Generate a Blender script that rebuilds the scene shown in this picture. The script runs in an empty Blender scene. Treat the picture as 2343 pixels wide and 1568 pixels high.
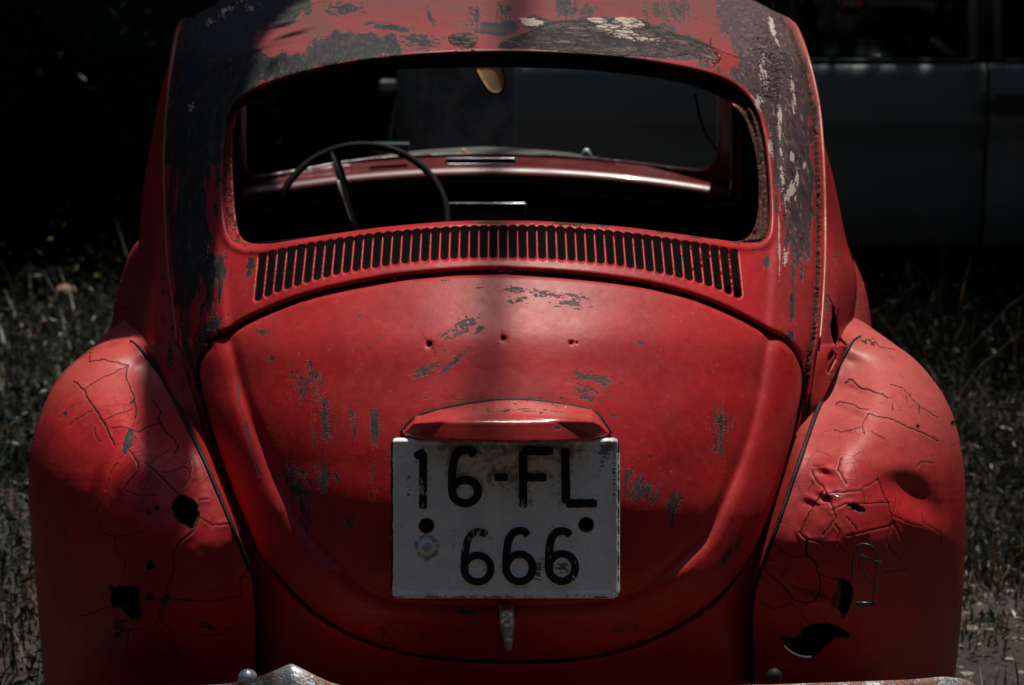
import bpy, bmesh, math, random
import numpy as np
from mathutils import Vector, Matrix
from mathutils.geometry import delaunay_2d_cdt
random.seed(7); RNG = np.random.default_rng(7)
scene = bpy.context.scene
COL = scene.collection

# ------------------------------------------------------------------ camera, sky, sun, exposure
F = 5760.0; CU, CV = 1171.0, 784.0            # focal length and centre, in units of a 2342-wide picture
PITCH, YAW = math.radians(9.53), math.radians(1.37)
CP = Vector((-0.078, -3.6, 1.55))
cf = Vector((math.sin(YAW)*math.cos(PITCH), math.cos(YAW)*math.cos(PITCH), -math.sin(PITCH)))
cr = Vector((math.cos(YAW), -math.sin(YAW), 0)); cu = cr.cross(cf)
cam = bpy.data.cameras.new("camera"); co = bpy.data.objects.new("camera", cam); COL.objects.link(co)
co.location = CP; co.rotation_euler = Matrix((cr, cu, -cf)).transposed().to_euler()
cam.sensor_width = 36; cam.lens = 36*F/2342; cam.clip_end = 500
cam.dof.use_dof = True; cam.dof.focus_distance = 3.85; cam.dof.aperture_fstop = 7.0
scene.camera = co
SUN_EL, SUN_AZ = math.radians(77), math.radians(30)      # azimuth from the car's forward axis towards its right
w = bpy.data.worlds.new("World"); scene.world = w; w.use_nodes = True
nt = w.node_tree; sky = nt.nodes.new("ShaderNodeTexSky"); sky.sky_type = 'NISHITA'; sky.sun_disc = False
sky.sun_elevation = SUN_EL; sky.sun_rotation = SUN_AZ
bg = nt.nodes['Background']; bg.inputs[1].default_value = 0.062; nt.links.new(sky.outputs[0], bg.inputs[0])
sl = bpy.data.lights.new("sun", 'SUN'); sl.energy = 4.2; sl.angle = math.radians(0.6); sl.color = (1, .93, .84)
so = bpy.data.objects.new("sun", sl); COL.objects.link(so)
sd = Vector((math.sin(SUN_AZ)*math.cos(SUN_EL), math.cos(SUN_AZ)*math.cos(SUN_EL), math.sin(SUN_EL)))
so.rotation_euler = sd.to_track_quat('Z', 'Y').to_euler(); so.location = sd*10
scene.view_settings.view_transform = 'Standard'; scene.view_settings.look = 'None'
scene.view_settings.exposure = 0.16; scene.view_settings.gamma = 1

# ------------------------------------------------------------------ helpers
def W(u, v, y):                                # picture point at car depth y -> world (arrays)
    u = np.asarray(u, float); v = np.asarray(v, float); y = np.asarray(y, float)
    a = (u-CU)/F; b = (CV-v)/F
    dx = cf.x+a*cr.x+b*cu.x; dy = cf.y+a*cr.y+b*cu.y; dz = cf.z+a*cr.z+b*cu.z
    t = (y-CP.y)/dy
    return np.stack([CP.x+t*dx, y+0*t, CP.z+t*dz], -1)
ZM = {'z1': (0, 0, .50154), 'z2': (725.9, 0, .3472), 'z3': (1512.3, 0, .5015), 'z4': (0, 725.9, .53717), 'z5': (1512.3, 725.9, .53719),
      'z6': (725.9, 846.9, .45978), 'z7': (423.5, 423.5, .36146), 'z8': (1088.9, 423.5, .36146), 'y1': (363, 0, .23237),
      'y2': (1028.4, 0, .23237), 'y3': (1512.3, 0, .34709), 'y4': (1633.3, 665.4, .34709), 'y5': (0, 1330.8, .38728), 'd': (0, 0, 1)}
def T(k, pts):
    a, b, s = ZM[k]; return [(a+s*x, b+s*y) for x, y in pts]
def pchip(xs, ys):
    xs = np.array(xs, float); ys = np.array(ys, float); h = np.diff(xs); d = np.diff(ys)/h; m = np.zeros(len(xs))
    for i in range(1, len(xs)-1):
        if d[i-1]*d[i] > 0:
            w1 = 2*h[i]+h[i-1]; w2 = h[i]+2*h[i-1]; m[i] = (w1+w2)/(w1/d[i-1]+w2/d[i])
    m[0] = d[0]; m[-1] = d[-1]
    def f(x):
        x = np.asarray(x, float); i = np.clip(np.searchsorted(xs, x)-1, 0, len(h)-1); t = (x-xs[i])/h[i]
        r = (2*t**3-3*t**2+1)*ys[i]+(t**3-2*t**2+t)*h[i]*m[i]+(-2*t**3+3*t**2)*ys[i+1]+(t**3-t**2)*h[i]*m[i+1]
        return r
    return f
def ss(x, a=0., b=1.):
    t = np.clip((x-a)/(b-a), 0, 1); return t*t*(3-2*t)
_PT = RNG.random((256, 256))
def vnoise(x, y):
    xi = np.floor(x).astype(int); yi = np.floor(y).astype(int); fx = x-xi; fy = y-yi
    fx = fx*fx*(3-2*fx); fy = fy*fy*(3-2*fy)
    g = lambda a, b: _PT[a & 255, b & 255]
    return (g(xi, yi)*(1-fx)+g(xi+1, yi)*fx)*(1-fy)+(g(xi, yi+1)*(1-fx)+g(xi+1, yi+1)*fx)*fy
def fbm(x, y, o=4):
    r = 0; a = .5; s = 0
    for i in range(o): r = r+a*vnoise(x*2**i+17*i, y*2**i+31*i); s += a; a *= .55
    return r/s
def chaikin(p, closed=False, n=2):
    p = [tuple(q) for q in p]
    for _ in range(n):
        q = []
        L = len(p)
        for i in range(L if closed else L-1):
            a = p[i]; b = p[(i+1) % L]
            q += [(a[0]*.75+b[0]*.25, a[1]*.75+b[1]*.25), (a[0]*.25+b[0]*.75, a[1]*.25+b[1]*.75)]
        p = q if closed else [p[0]]+q+[p[-1]]
    return p
def resample(p, step, closed=False):
    p = np.array(p, float)
    if closed: p = np.vstack([p, p[:1]])
    d = np.hypot(*np.diff(p, axis=0).T); keep = np.r_[True, d > 1e-6]; p = p[keep]
    d = np.hypot(*np.diff(p, axis=0).T); s = np.r_[0, np.cumsum(d)]
    n = max(3 if closed else 1, int(round(s[-1]/step)))
    t = np.linspace(0, s[-1], n+1)
    q = np.stack([np.interp(t, s, p[:, 0]), np.interp(t, s, p[:, 1])], -1)
    return q[:-1] if closed else q
def inside(P, poly):
    poly = np.asarray(poly); x, y = P[:, 0], P[:, 1]; r = np.zeros(len(P), bool)
    m = (x >= poly[:, 0].min()) & (x <= poly[:, 0].max()) & (y >= poly[:, 1].min()) & (y <= poly[:, 1].max())
    idx = np.nonzero(m)[0]; x = x[idx]; y = y[idx]; c = np.zeros(len(idx), bool)
    x0, y0 = poly[-1]
    for x1, y1 in poly:
        if y0 != y1:
            k = (y0 > y) != (y1 > y); c ^= k & (x < (x1-x0)*(y-y0)/(y1-y0)+x0)
        x0, y0 = x1, y1
    r[idx] = c; return r
def dist(P, line, closed=False, maxd=1e9):
    line = np.asarray(line, float); D = np.full(len(P), float(min(maxd, 1e9)))
    if maxd < 1e8:
        m = (P[:, 0] > line[:, 0].min()-maxd) & (P[:, 0] < line[:, 0].max()+maxd) & (P[:, 1] > line[:, 1].min()-maxd) & (P[:, 1] < line[:, 1].max()+maxd)
        idx = np.nonzero(m)[0]
    else: idx = np.arange(len(P))
    if not len(idx): return D
    Q = P[idx]; d = D[idx]**2; n = len(line)
    for i in range(n if closed else n-1):
        a = line[i]; b = line[(i+1) % n]; e = b-a; L = e@e
        if L < 1e-12: continue
        t = np.clip(((Q-a)@e)/L, 0, 1); r = Q-a-t[:, None]*e; d = np.minimum(d, r[:, 0]**2+r[:, 1]**2)
    D[idx] = np.sqrt(d); return D

def mesh_obj(name, V, Fc, mat, parent=None, attrs=None, smooth=True, label=None):
    me = bpy.data.meshes.new(name); V = np.asarray(V, float)
    off = np.array(parent_loc(parent)) if parent is not None else 0
    if isinstance(Fc, np.ndarray):
        k = Fc.shape[1]; me.vertices.add(len(V)); me.vertices.foreach_set('co', (V-off).astype(np.float32).ravel())
        me.loops.add(Fc.size); me.loops.foreach_set('vertex_index', Fc.astype(np.int32).ravel())
        me.polygons.add(len(Fc)); me.polygons.foreach_set('loop_start', np.arange(0, Fc.size, k, dtype=np.int32))
        me.update(calc_edges=True)
    else:
        me.from_pydata([tuple(a) for a in (V-off)], [], Fc); me.update()
    me.polygons.foreach_set('use_smooth', [smooth]*len(me.polygons))
    for k, a in (attrs or {}).items():
        at = me.attributes.new(k, 'FLOAT', 'POINT'); at.data.foreach_set('value', np.asarray(a, np.float32))
    me.materials.append(mat)
    o = bpy.data.objects.new(name, me); COL.objects.link(o)
    if parent is not None: o.parent = parent
    if label: o['label'] = label
    return o
def parent_loc(p):
    L = Vector((0, 0, 0))
    while p is not None: L = L+p.location; p = p.parent
    return L
def tag(o, label=None, cat=None, group=None, kind=None):
    if label: o['label'] = label
    if cat: o['category'] = cat
    if group: o['group'] = group
    if kind: o['kind'] = kind
    return o
def empty(name, loc, label, cat, group=None):
    o = bpy.data.objects.new(name, None); COL.objects.link(o); o.location = loc; o.empty_display_size = .2
    return tag(o, label, cat, group)

def panel(name, outline, Y, mat, parent, step=4, holes=(), roll=0, rollh=0, hroll=None, skirt=.03, fine=None, attrs=None, shrink=0, hskirt=None, label=None, rollmask=None, holeroll=None):
    """pressed sheet-metal panel: outline and holes, depth function Y, rolled edges and a turned-in flange"""
    loops = [resample(outline, step, True)]+[resample(h, (min(step, 2.6) if fine else step), True) for h in holes]
    allp = []; edges = []; n = 0
    for L in loops:
        allp.append(L); k = len(L); edges += [(n+i, n+(i+1) % k) for i in range(k)]; n += k
    lo = loops[0].min(0); hi = loops[0].max(0)
    def grid(lo, hi, s):
        ys = np.arange(lo[1], hi[1], s*.866); g = []
        xs = np.arange(lo[0], hi[0], s)
        for j, y in enumerate(ys): g.append(np.stack([xs+(s/2 if j % 2 else 0), np.full(len(xs), y)], -1))
        return np.concatenate(g)
    G = grid(lo, hi, step); cl = np.full(len(G), .62*step)
    if fine:
        for (fx0, fy0, fx1, fy1, fs) in fine:
            m = (G[:, 0] > fx0) & (G[:, 0] < fx1) & (G[:, 1] > fy0) & (G[:, 1] < fy1)
            g2 = grid(np.array([fx0, fy0]), np.array([fx1, fy1]), fs)
            G = np.vstack([G[~m], g2]); cl = np.r_[cl[~m], np.full(len(g2), .6*fs)]
    m = inside(G, loops[0])
    for h in loops[1:]: m &= ~inside(G, h)
    G = G[m]; cl = cl[m]; dd = np.full(len(G), 1e9)
    for L in loops: dd = np.minimum(dd, dist(G, L, True, 8))
    rings = []
    for li, L in enumerate(loops):
        if (li == 0 and roll) or (li > 0 and li-1 in (holeroll or {})) or (li > 0 and roll and not holeroll and len(L) > 60):
            t = np.roll(L, -1, 0)-np.roll(L, 1, 0); t /= np.hypot(*t.T)[:, None]+1e-9; nr = np.stack([t[:, 1], -t[:, 0]], -1)
            for q_ in (.75, 1.6):
                for sg in (-1, 1):
                    R_ = L+nr*sg*q_*step; R_ = R_[1::2] if q_ > 1 and False else R_
                    k_ = inside(R_, loops[0])
                    for h in loops[1:]: k_ &= ~inside(R_, h)
                    R_ = R_[k_]
                    if len(R_):
                        dl = np.full(len(R_), 1e9)
                        for L2 in loops: dl = np.minimum(dl, dist(R_, L2, True, 2.2*step))
                        rings.append(R_[dl > q_*step*.93])
            m2 = dist(G, L, True, 3*step) < 2.25*step; dd[m2] = -1
    G = G[dd > cl]
    P0 = np.vstack(allp+rings+[G])
    vs, _, fs, _, _, _ = delaunay_2d_cdt([Vector(p) for p in P0], edges, [], 0, 1e-3)
    P = np.array([tuple(v) for v in vs]); Tn = np.array([f for f in fs if len(f) == 3])
    C = P[Tn].mean(1); k = inside(C, loops[0])
    for h in loops[1:]: k &= ~inside(C, h)
    Tn = Tn[k]
    e1 = P[Tn[:, 1]]-P[Tn[:, 0]]; e2 = P[Tn[:, 2]]-P[Tn[:, 0]]; cr_ = e1[:, 0]*e2[:, 1]-e1[:, 1]*e2[:, 0]
    fl = cr_ > 0; Tn[fl] = Tn[fl][:, ::-1]
    y = Y(P)
    if roll:
        d = dist(P, loops[0], True, roll+1); a = 1-np.clip(d/roll, 0, 1); q = rollh*1.4*(1-np.sqrt(np.maximum(1-.93*a*a, 0)))
        if rollmask is not None: q = q*rollmask(P)
        y = y+q
    if holes:
        hr, hh = hroll if hroll else (roll, rollh)
        if hr:
            for hi_, L in enumerate(loops[1:]):
                hr_, hh_ = (holeroll or {}).get(hi_, (hr, hh)); d = dist(P, L, True, hr_+1); a = 1-np.clip(d/hr_, 0, 1); y = y+hh_*1.4*(1-np.sqrt(np.maximum(1-.93*a*a, 0)))
    V = W(P[:, 0], P[:, 1], y)
    A = attrs(P, y) if attrs else {}
    # flange
    if skirt:
        E = {}
        for t in Tn:
            for a, b in ((t[0], t[1]), (t[1], t[2]), (t[2], t[0])):
                E[(a, b)] = 1
        B = [(a, b) for (a, b) in E if (b, a) not in E]
        bv = sorted({a for e in B for a in e}); mp = {a: i for i, a in enumerate(bv)}
        n0 = len(V); sk = np.array(bv)
        din = np.full(len(bv), skirt)
        if hskirt is not None:
            for L in loops[1:]: din[dist(P[sk], L, True, 2) < .5] = hskirt
        V2 = V[sk].copy(); V2[:, 1] += din
        if shrink:
            c = V[sk].mean(0); V2[:, 0] += (c[0]-V2[:, 0])*shrink; V2[:, 2] += (c[2]-V2[:, 2])*shrink
        V = np.vstack([V, V2]); T2 = []
        for a, b in B:
            a2 = n0+mp[a]; b2 = n0+mp[b]; T2 += [(b, a, a2), (b, a2, b2)]
        Tn = np.vstack([Tn, np.array(T2)])
        A = {k: np.r_[v, np.asarray(v)[sk]] for k, v in A.items()}
    return mesh_obj(name, V, Tn, mat, parent, A, True, label)

def tube(name, pts, r, mat, parent, n=8, closed=False, flat=1.0, label=None):
    pts = [Vector(p) for p in pts]; V = []; Fc = []; m = len(pts)
    rr = r if hasattr(r, '__len__') else [r]*m
    up = None
    for i, p in enumerate(pts):
        a = pts[(i-1) % m] if (closed or i) else pts[0]; b = pts[(i+1) % m] if (closed or i < m-1) else pts[-1]
        t = (b-a).normalized()
        if up is None: up = t.orthogonal().normalized()
        up = (up-t*up.dot(t)).normalized(); s = t.cross(up)
        for k in range(n):
            an = 2*math.pi*k/n; V.append(p+float(rr[i])*(up*math.cos(an)+s*math.sin(an)*flat))
    for i in range(m if closed else m-1):
        for k in range(n):
            a = i*n+k; b = i*n+(k+1) % n; c = ((i+1) % m)*n+(k+1) % n; d = ((i+1) % m)*n+k; Fc.append((a, b, c, d))
    if not closed: Fc += [tuple(range(n))[::-1], tuple((m-1)*n+k for k in range(n))]
    return mesh_obj(name, V, Fc, mat, parent, label=label)
def loft(name, rows, mat, parent, closed=False, thick=0, attrs=None, label=None, smooth=True):
    """rows: list of equally long lists of points"""
    V = [p for r in rows for p in r]; m = len(rows[0]); Fc = []
    for i in range(len(rows)-1):
        for k in range(m if closed else m-1):
            Fc.append((i*m+k, i*m+(k+1) % m, (i+1)*m+(k+1) % m, (i+1)*m+k))
    o = mesh_obj(name, V, Fc, mat, parent, label=label, smooth=smooth)
    if thick:
        md = o.modifiers.new('thick', 'SOLIDIFY'); md.thickness = thick
    return o
def box(name, lo, hi, mat, parent=None, bev=.004, label=None):
    bm = bmesh.new(); bmesh.ops.create_cube(bm, size=1)
    L = parent_loc(parent) if parent is not None else Vector((0, 0, 0))
    for v in bm.verts: v.co = Vector([lo[i]+(v.co[i]+.5)*(hi[i]-lo[i])-L[i] for i in range(3)])
    if bev: bmesh.ops.bevel(bm, geom=bm.edges[:], offset=bev, segments=2, affect='EDGES', profile=.5)
    me = bpy.data.meshes.new(name); bm.to_mesh(me); bm.free(); me.materials.append(mat)
    o = bpy.data.objects.new(name, me); COL.objects.link(o)
    if parent is not None: o.parent = parent
    if label: o['label'] = label
    return o
def lathe(name, prof, centre, axis, mat, parent, n=32, label=None):
    ax = Vector(axis).normalized(); s = ax.orthogonal().normalized(); t = ax.cross(s); c = Vector(centre); rows = []
    for r, h in prof: rows.append([c+ax*h+(s*math.cos(2*math.pi*k/n)+t*math.sin(2*math.pi*k/n))*r for k in range(n)])
    return loft(name, rows, mat, parent, closed=True, label=label)

# ------------------------------------------------------------------ materials
class N:
    def __init__(s, name):
        s.m = bpy.data.materials.new(name); s.m.use_nodes = True; s.t = s.m.node_tree; s.b = s.t.nodes['Principled BSDF']
        s.tc = s.t.nodes.new('ShaderNodeTexCoord').outputs['Object']
    def n(s, typ, **k):
        x = s.t.nodes.new(typ)
        for a, b in k.items(): setattr(x, a, b)
        return x
    def L(s, a, b):
        if isinstance(a, (int, float)): b.default_value = a
        elif isinstance(a, tuple): b.default_value = a if len(a) == 4 or b.type == 'VECTOR' else (*a, 1)
        else: s.t.links.new(a, b)
    def noise(s, sc, det=4, rough=.55, vec=None, st=None, col=False, dist=0):
        x = s.n('ShaderNodeTexNoise'); x.inputs['Scale'].default_value = sc; x.inputs['Detail'].default_value = det; x.inputs['Roughness'].default_value = rough
        x.inputs['Distortion'].default_value = dist
        v = vec or s.tc
        if st:
            mp = s.n('ShaderNodeMapping'); mp.inputs['Scale'].default_value = st; s.L(v, mp.inputs[0]); v = mp.outputs[0]
        s.L(v, x.inputs['Vector']); return x.outputs['Color' if col else 'Fac']
    def vor(s, sc, vec=None, feat='DISTANCE_TO_EDGE', st=None):
        x = s.n('ShaderNodeTexVoronoi', feature=feat); x.inputs['Scale'].default_value = sc; v = vec or s.tc
        if st:
            mp = s.n('ShaderNodeMapping'); mp.inputs['Scale'].default_value = st; s.L(v, mp.inputs[0]); v = mp.outputs[0]
        s.L(v, x.inputs['Vector']); return x.outputs['Distance']
    def att(s, k): x = s.n('ShaderNodeAttribute'); x.attribute_name = k; return x.outputs['Fac']
    def m_(s, op, a, b=0., c=None, clamp=False):
        x = s.n('ShaderNodeMath', operation=op); x.use_clamp = clamp; s.L(a, x.inputs[0]); s.L(b, x.inputs[1])
        if c is not None: s.L(c, x.inputs[2])
        return x.outputs[0]
    def step(s, v, a, b, lo=0., hi=1.):
        x = s.n('ShaderNodeMapRange'); x.interpolation_type = 'SMOOTHSTEP'; s.L(v, x.inputs[0])
        for i, q in enumerate((a, b, lo, hi)): x.inputs[i+1].default_value = q
        return x.outputs[0]
    def mix(s, f, a, b):
        x = s.n('ShaderNodeMix', data_type='RGBA'); s.L(f, x.inputs[0]); s.L(a, x.inputs[6]); s.L(b, x.inputs[7]); return x.outputs[2]
    def bump(s, h, d, st=1., nrm=None):
        x = s.n('ShaderNodeBump'); x.inputs['Distance'].default_value = d; x.inputs['Strength'].default_value = st; s.L(h, x.inputs['Height'])
        if nrm: s.L(nrm, x.inputs['Normal'])
        return x.outputs[0]
    def warp(s, sc, amt):
        n_ = s.noise(sc, 3, col=True); v = s.n('ShaderNodeVectorMath', operation='SUBTRACT'); s.L(n_, v.inputs[0]); v.inputs[1].default_value = (.5, .5, .5)
        w_ = s.n('ShaderNodeVectorMath', operation='SCALE'); s.L(v.outputs[0], w_.inputs[0]); w_.inputs['Scale'].default_value = amt
        a = s.n('ShaderNodeVectorMath', operation='ADD'); s.L(s.tc, a.inputs[0]); s.L(w_.outputs[0], a.inputs[1]); return a.outputs[0]
def simple(name, col, rough=.6, metal=0., nscale=20., var=.3, bump=0., spec=.5, coat=0.):
    s = N(name); f = s.noise(nscale, 5)
    lo = tuple(c*(1-var) for c in col); hi = tuple(min(1, c*(1+var)) for c in col)
    s.L(s.mix(f, lo, hi), s.b.inputs['Base Color']); s.L(s.m_('MULTIPLY_ADD', f, .25, rough-.12), s.b.inputs['Roughness'])
    s.b.inputs['Metallic'].default_value = metal; s.b.inputs['Specular IOR Level'].default_value = spec
    s.b.inputs['Coat Weight'].default_value = coat
    if bump: s.L(s.bump(s.noise(nscale*4, 6), bump), s.b.inputs['Normal'])
    return s.m
def paint(name, red=(.42, .015, .017), faded=(.50, .085, .072), rough=.44, net=0., p0=(.020, .025, .027), p1=(.062, .036, .041)):
    s = N(name)
    chip, rust, fade, crack, cream, craq = [s.att(k) for k in ('chip', 'rust', 'fade', 'crack', 'cream', 'craq')]
    n1 = s.noise(260, 6, .6); n2 = s.noise(60, 5); n3 = s.noise(7, 4); nf = s.noise(900, 3)
    c = s.mix(s.step(n3, .35, .68), red, tuple(q*.72 for q in red[:1])+(red[1]*.9, red[2]*1.1))
    c = s.mix(s.m_('MULTIPLY', s.step(n2, .45, .75), .35), c, tuple(min(1, q*1.15+.015) for q in red))
    c = s.mix(s.m_('MULTIPLY', fade, s.m_('MULTIPLY_ADD', n2, .5, .6), clamp=True), c, faded)
    run = s.noise(26, 5, .65, st=(1.5, 1, .12)); c = s.mix(s.m_('MULTIPLY', s.step(run, .52, .78), .35), c, tuple(q*.5+.01 for q in red)); c = s.mix(s.m_('MULTIPLY', s.step(s.noise(3.2, 6, .7), .5, .72), .22), c, faded)
    dust = s.m_('MULTIPLY', s.step(s.noise(130, 3), .66, .74), .35); c = s.mix(dust, c, (.42, .20, .15))
    spk = s.step(s.vor(95, feat='F1'), .09, .05); sel = s.step(s.noise(22, 2), .60, .66); c = s.mix(s.m_('MULTIPLY', spk, s.m_('MULTIPLY', sel, .5)), c, (.10, .03, .03))
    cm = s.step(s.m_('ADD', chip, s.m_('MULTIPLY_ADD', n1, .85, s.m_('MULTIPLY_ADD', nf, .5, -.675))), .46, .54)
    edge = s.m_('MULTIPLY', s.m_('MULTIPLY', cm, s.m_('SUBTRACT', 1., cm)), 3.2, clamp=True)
    sx = s.n('ShaderNodeSeparateXYZ'); s.L(s.tc, sx.inputs[0])
    pr = s.mix(s.m_('ADD', s.step(sx.outputs[0], -.1, .42), s.m_('MULTIPLY_ADD', n2, .8, -.4), clamp=True), p0, p1)
    st = s.noise(45, 6, .7, st=(3.2, 1, .55)); pr = s.mix(s.m_('MULTIPLY', s.step(st, .52, .74), .7), pr, (.13, .115, .11)); pr = s.mix(s.step(st, .47, .33), pr, (.010, .011, .012)); pr = s.mix(s.m_('MULTIPLY', s.step(s.noise(18, 5), .54, .66), .6), pr, (.075, .040, .028)); redst = s.m_('MULTIPLY', s.step(s.noise(70, 5, .7, st=(2.5, 1, .5)), .60, .66), s.step(n2, .5, .56)); pr = s.mix(redst, pr, red); sk = s.noise(55, 5, .7, st=(2.2, 1.2, .16)); pr = s.mix(s.m_('MULTIPLY', s.step(sk, .56, .66), s.step(sx.outputs[0], .36, .46)), pr, (.24, .15, .13)); pr = s.mix(s.m_('MULTIPLY', s.step(sk, .42, .34), s.step(sx.outputs[0], .36, .46)), pr, (.030, .016, .018))
    c = s.mix(cm, c, pr); c = s.mix(s.m_('MULTIPLY', edge, s.step(n2, .42, .6)), c, (.58, .25, .19))  # orange-tan chip rims are sunlit glints put into the colour
    crm = s.step(s.m_('ADD', cream, s.m_('MULTIPLY_ADD', n1, .7, -.35)), .47, .56); c = s.mix(crm, c, s.mix(n2, (.55, .42, .36), (.34, .30, .27)))
    rm = s.step(s.m_('ADD', rust, s.m_('MULTIPLY_ADD', n1, .8, -.4)), .42, .58)
    rc = s.mix(s.step(n1, .38, .62), (.022, .009, .006), (.11, .038, .020)); rc = s.mix(s.step(s.noise(150, 4), .58, .66), rc, (.30, .12, .08)); c = s.mix(rm, c, rc)
    wv = s.warp(9, .05); w2 = s.warp(40, .012)
    v2 = s.vor(46, w2, st=(.55, 1, 1.3)); v3 = s.vor(120, w2, st=(.6, 1, 1.4)); gap = s.m_('MAXIMUM', s.step(v2, .13, .05), s.m_('MULTIPLY', s.step(v3, .12, .04), s.step(n2, .48, .54)))
    cell = s.vor(46, w2, 'F1', st=(.55, 1, 1.3)); flake = s.m_('MULTIPLY', s.step(craq, .42, .58), s.m_('ADD', s.m_('MULTIPLY', cell, 1.2), s.m_('MULTIPLY', s.noise(95, 5, .7), .9)))
    c = s.mix(s.m_('MULTIPLY', s.step(craq, .42, .58), s.step(s.noise(24, 5, .7, st=(.5, 1, 1.6)), .44, .62)), c, s.mix(crm, (.16, .105, .085), (.60, .48, .38)))
    cr2 = s.m_('MULTIPLY', gap, s.step(craq, .42, .58))
    ck = s.m_('MAXIMUM', s.step(s.m_('ADD', crack, s.m_('MULTIPLY_ADD', n1, .5, -.25)), .66, .82), cr2)
    hn = s.m_('MULTIPLY', s.step(s.vor(38, wv, st=(1, 1, .8)), .016, .004), s.step(s.noise(5.5, 2), .50, .60))
    ck = s.m_('MAXIMUM', ck, s.m_('MULTIPLY', hn, net))
    c = s.mix(s.m_('MULTIPLY', ck, .93, clamp=True), c, (.010, .007, .007))
    s.L(c, s.b.inputs['Base Color'])
    r = s.m_('MULTIPLY_ADD', n2, .18, rough-.09); r = s.m_('MULTIPLY_ADD', cm, .16, r); r = s.m_('MULTIPLY_ADD', rm, .35, r); r = s.m_('MULTIPLY_ADD', fade, -.01, r); r = s.m_('MULTIPLY_ADD', s.step(craq, .42, .58), -.16, r, clamp=True)
    s.L(r, s.b.inputs['Roughness'])
    h = s.m_('MULTIPLY_ADD', cm, -1., s.m_('MULTIPLY', n2, .4)); h = s.m_('MULTIPLY_ADD', s.m_('MULTIPLY', rm, n1), 5., h); h = s.m_('MULTIPLY_ADD', ck, -.9, h)
    h = s.m_('MULTIPLY_ADD', s.m_('MULTIPLY', cm, st), 1.2, h); h = s.m_('MULTIPLY_ADD', crm, .4, h); h = s.m_('MULTIPLY_ADD', flake, 3.2, h)
    nb = s.bump(h, .0011); nb = s.bump(s.noise(12, 3), .004, .35, nb); nb = s.bump(nf, .0002, .6, nb)
    s.L(nb, s.b.inputs['Normal']); s.b.inputs['Specular IOR Level'].default_value = .22
    return s.m
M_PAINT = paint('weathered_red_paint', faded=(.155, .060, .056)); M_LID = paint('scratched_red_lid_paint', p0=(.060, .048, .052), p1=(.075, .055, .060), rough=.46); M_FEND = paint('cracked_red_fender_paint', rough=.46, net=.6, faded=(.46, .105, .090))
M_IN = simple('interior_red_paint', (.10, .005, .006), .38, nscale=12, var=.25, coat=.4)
M_BLACK = simple('black_rubber', (.009, .010, .010), .6, spec=.25, nscale=60, bump=.001)
M_VOID = simple('slot_shade_black', (.003, .003, .003), .95, spec=.05)  # near-black stand-in for the shade behind the vent slots
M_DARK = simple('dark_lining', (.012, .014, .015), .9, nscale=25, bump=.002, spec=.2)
M_WHEEL = simple('steering_wheel_plastic', (.003, .004, .005), .7, spec=.15, nscale=30)
M_CHROME = simple('worn_chrome', (.62, .70, .74), .30, metal=.5, nscale=90, var=.35, bump=.0004)
M_FABRIC = simple('dusty_vinyl', (.03, .035, .038), .8, nscale=35, var=.6, bump=.002)

# ------------------------------------------------------------------ body surface: depth along the car as a function of the traced position
Yc = pchip([-140, -80, -60, -40, 0, 60, 125, 200, 300, 400, 505, 628, 700, 780, 860, 950, 1050, 1182, 1300, 1400, 1480, 1560, 1700],
           [2.6, 1.95, 1.75, 1.42, 1.1, .86, .68, .60, .525, .455, .385, .275, .218, .163, .126, .088, .056, .028, .025, .052, .10, .19, .34])
HW = pchip([-140, -60, 0, 45, 150, 400, 600, 790, 900, 1100, 1300, 1540, 1700], [560, 625, 672, 712, 732, 752, 748, 738, 715, 655, 610, 570, 560])
AL = pchip([-140, 0, 125, 505, 628, 900, 1100, 1300, 1560, 1700], [.9, .72, .60, .52, .50, .46, .40, .34, .30, .30])
UC = lambda v: np.interp(v, [0, 125, 505, 1182, 1560], [1124, 1132, 1139, 1157, 1157])
def Ysh(P):
    u, v = P[:, 0], P[:, 1]; s = np.clip(np.abs(u-UC(v))/HW(v), 0, 1.02)
    return Yc(v)+AL(v)*(1-np.sqrt(np.maximum(1-.93*s**2.1, .004)))
CAR = (0, 1.9, 0)
car = empty('vintage_car', CAR, 'abandoned round-backed red car with peeling paint and its rear plate reading 16-FL 666', 'car')

# traced lines
rail_L = chaikin(T('z1', [(830, 95), (812, 130), (800, 180), (780, 300), (765, 450), (755, 600), (750, 750), (752, 900), (760, 1050), (765, 1200), (780, 1300), (800, 1450), (810, 1568)])+T('z4', [(775, 130), (790, 210), (812, 300), (850, 420), (882, 560), (898, 680)]))
rail_R = chaikin(T('z3', [(575, 85), (600, 110), (622, 150), (650, 220), (680, 320), (705, 430), (720, 520), (730, 640), (738, 760), (742, 900), (745, 1050), (743, 1200), (738, 1300), (730, 1450), (718, 1568)])+T('z5', [(650, 180), (640, 300), (632, 400), (630, 490)]))
bead_L = chaikin(T('z4', [(538, 93), (560, 102), (590, 130), (640, 190), (700, 270), (760, 390), (820, 510), (880, 640), (930, 760), (990, 900), (1050, 1050), (1082, 1130), (1090, 1250), (1094, 1400), (1092, 1580)]))
bead_R = chaikin(T('z5', [(868, 78), (845, 82), (820, 100), (790, 150), (750, 220), (710, 310), (670, 390), (640, 470), (610, 560), (565, 690), (515, 840), (470, 965), (430, 1070), (395, 1160), (385, 1300), (390, 1420), (392, 1580)]))
sil_L = chaikin(T('z4', [(538, 93), (480, 98), (400, 125), (330, 175), (260, 240), (215, 310), (180, 390), (150, 470), (130, 560), (118, 700), (128, 850), (143, 1000), (158, 1200), (174, 1400), (188, 1580)]))
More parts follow.
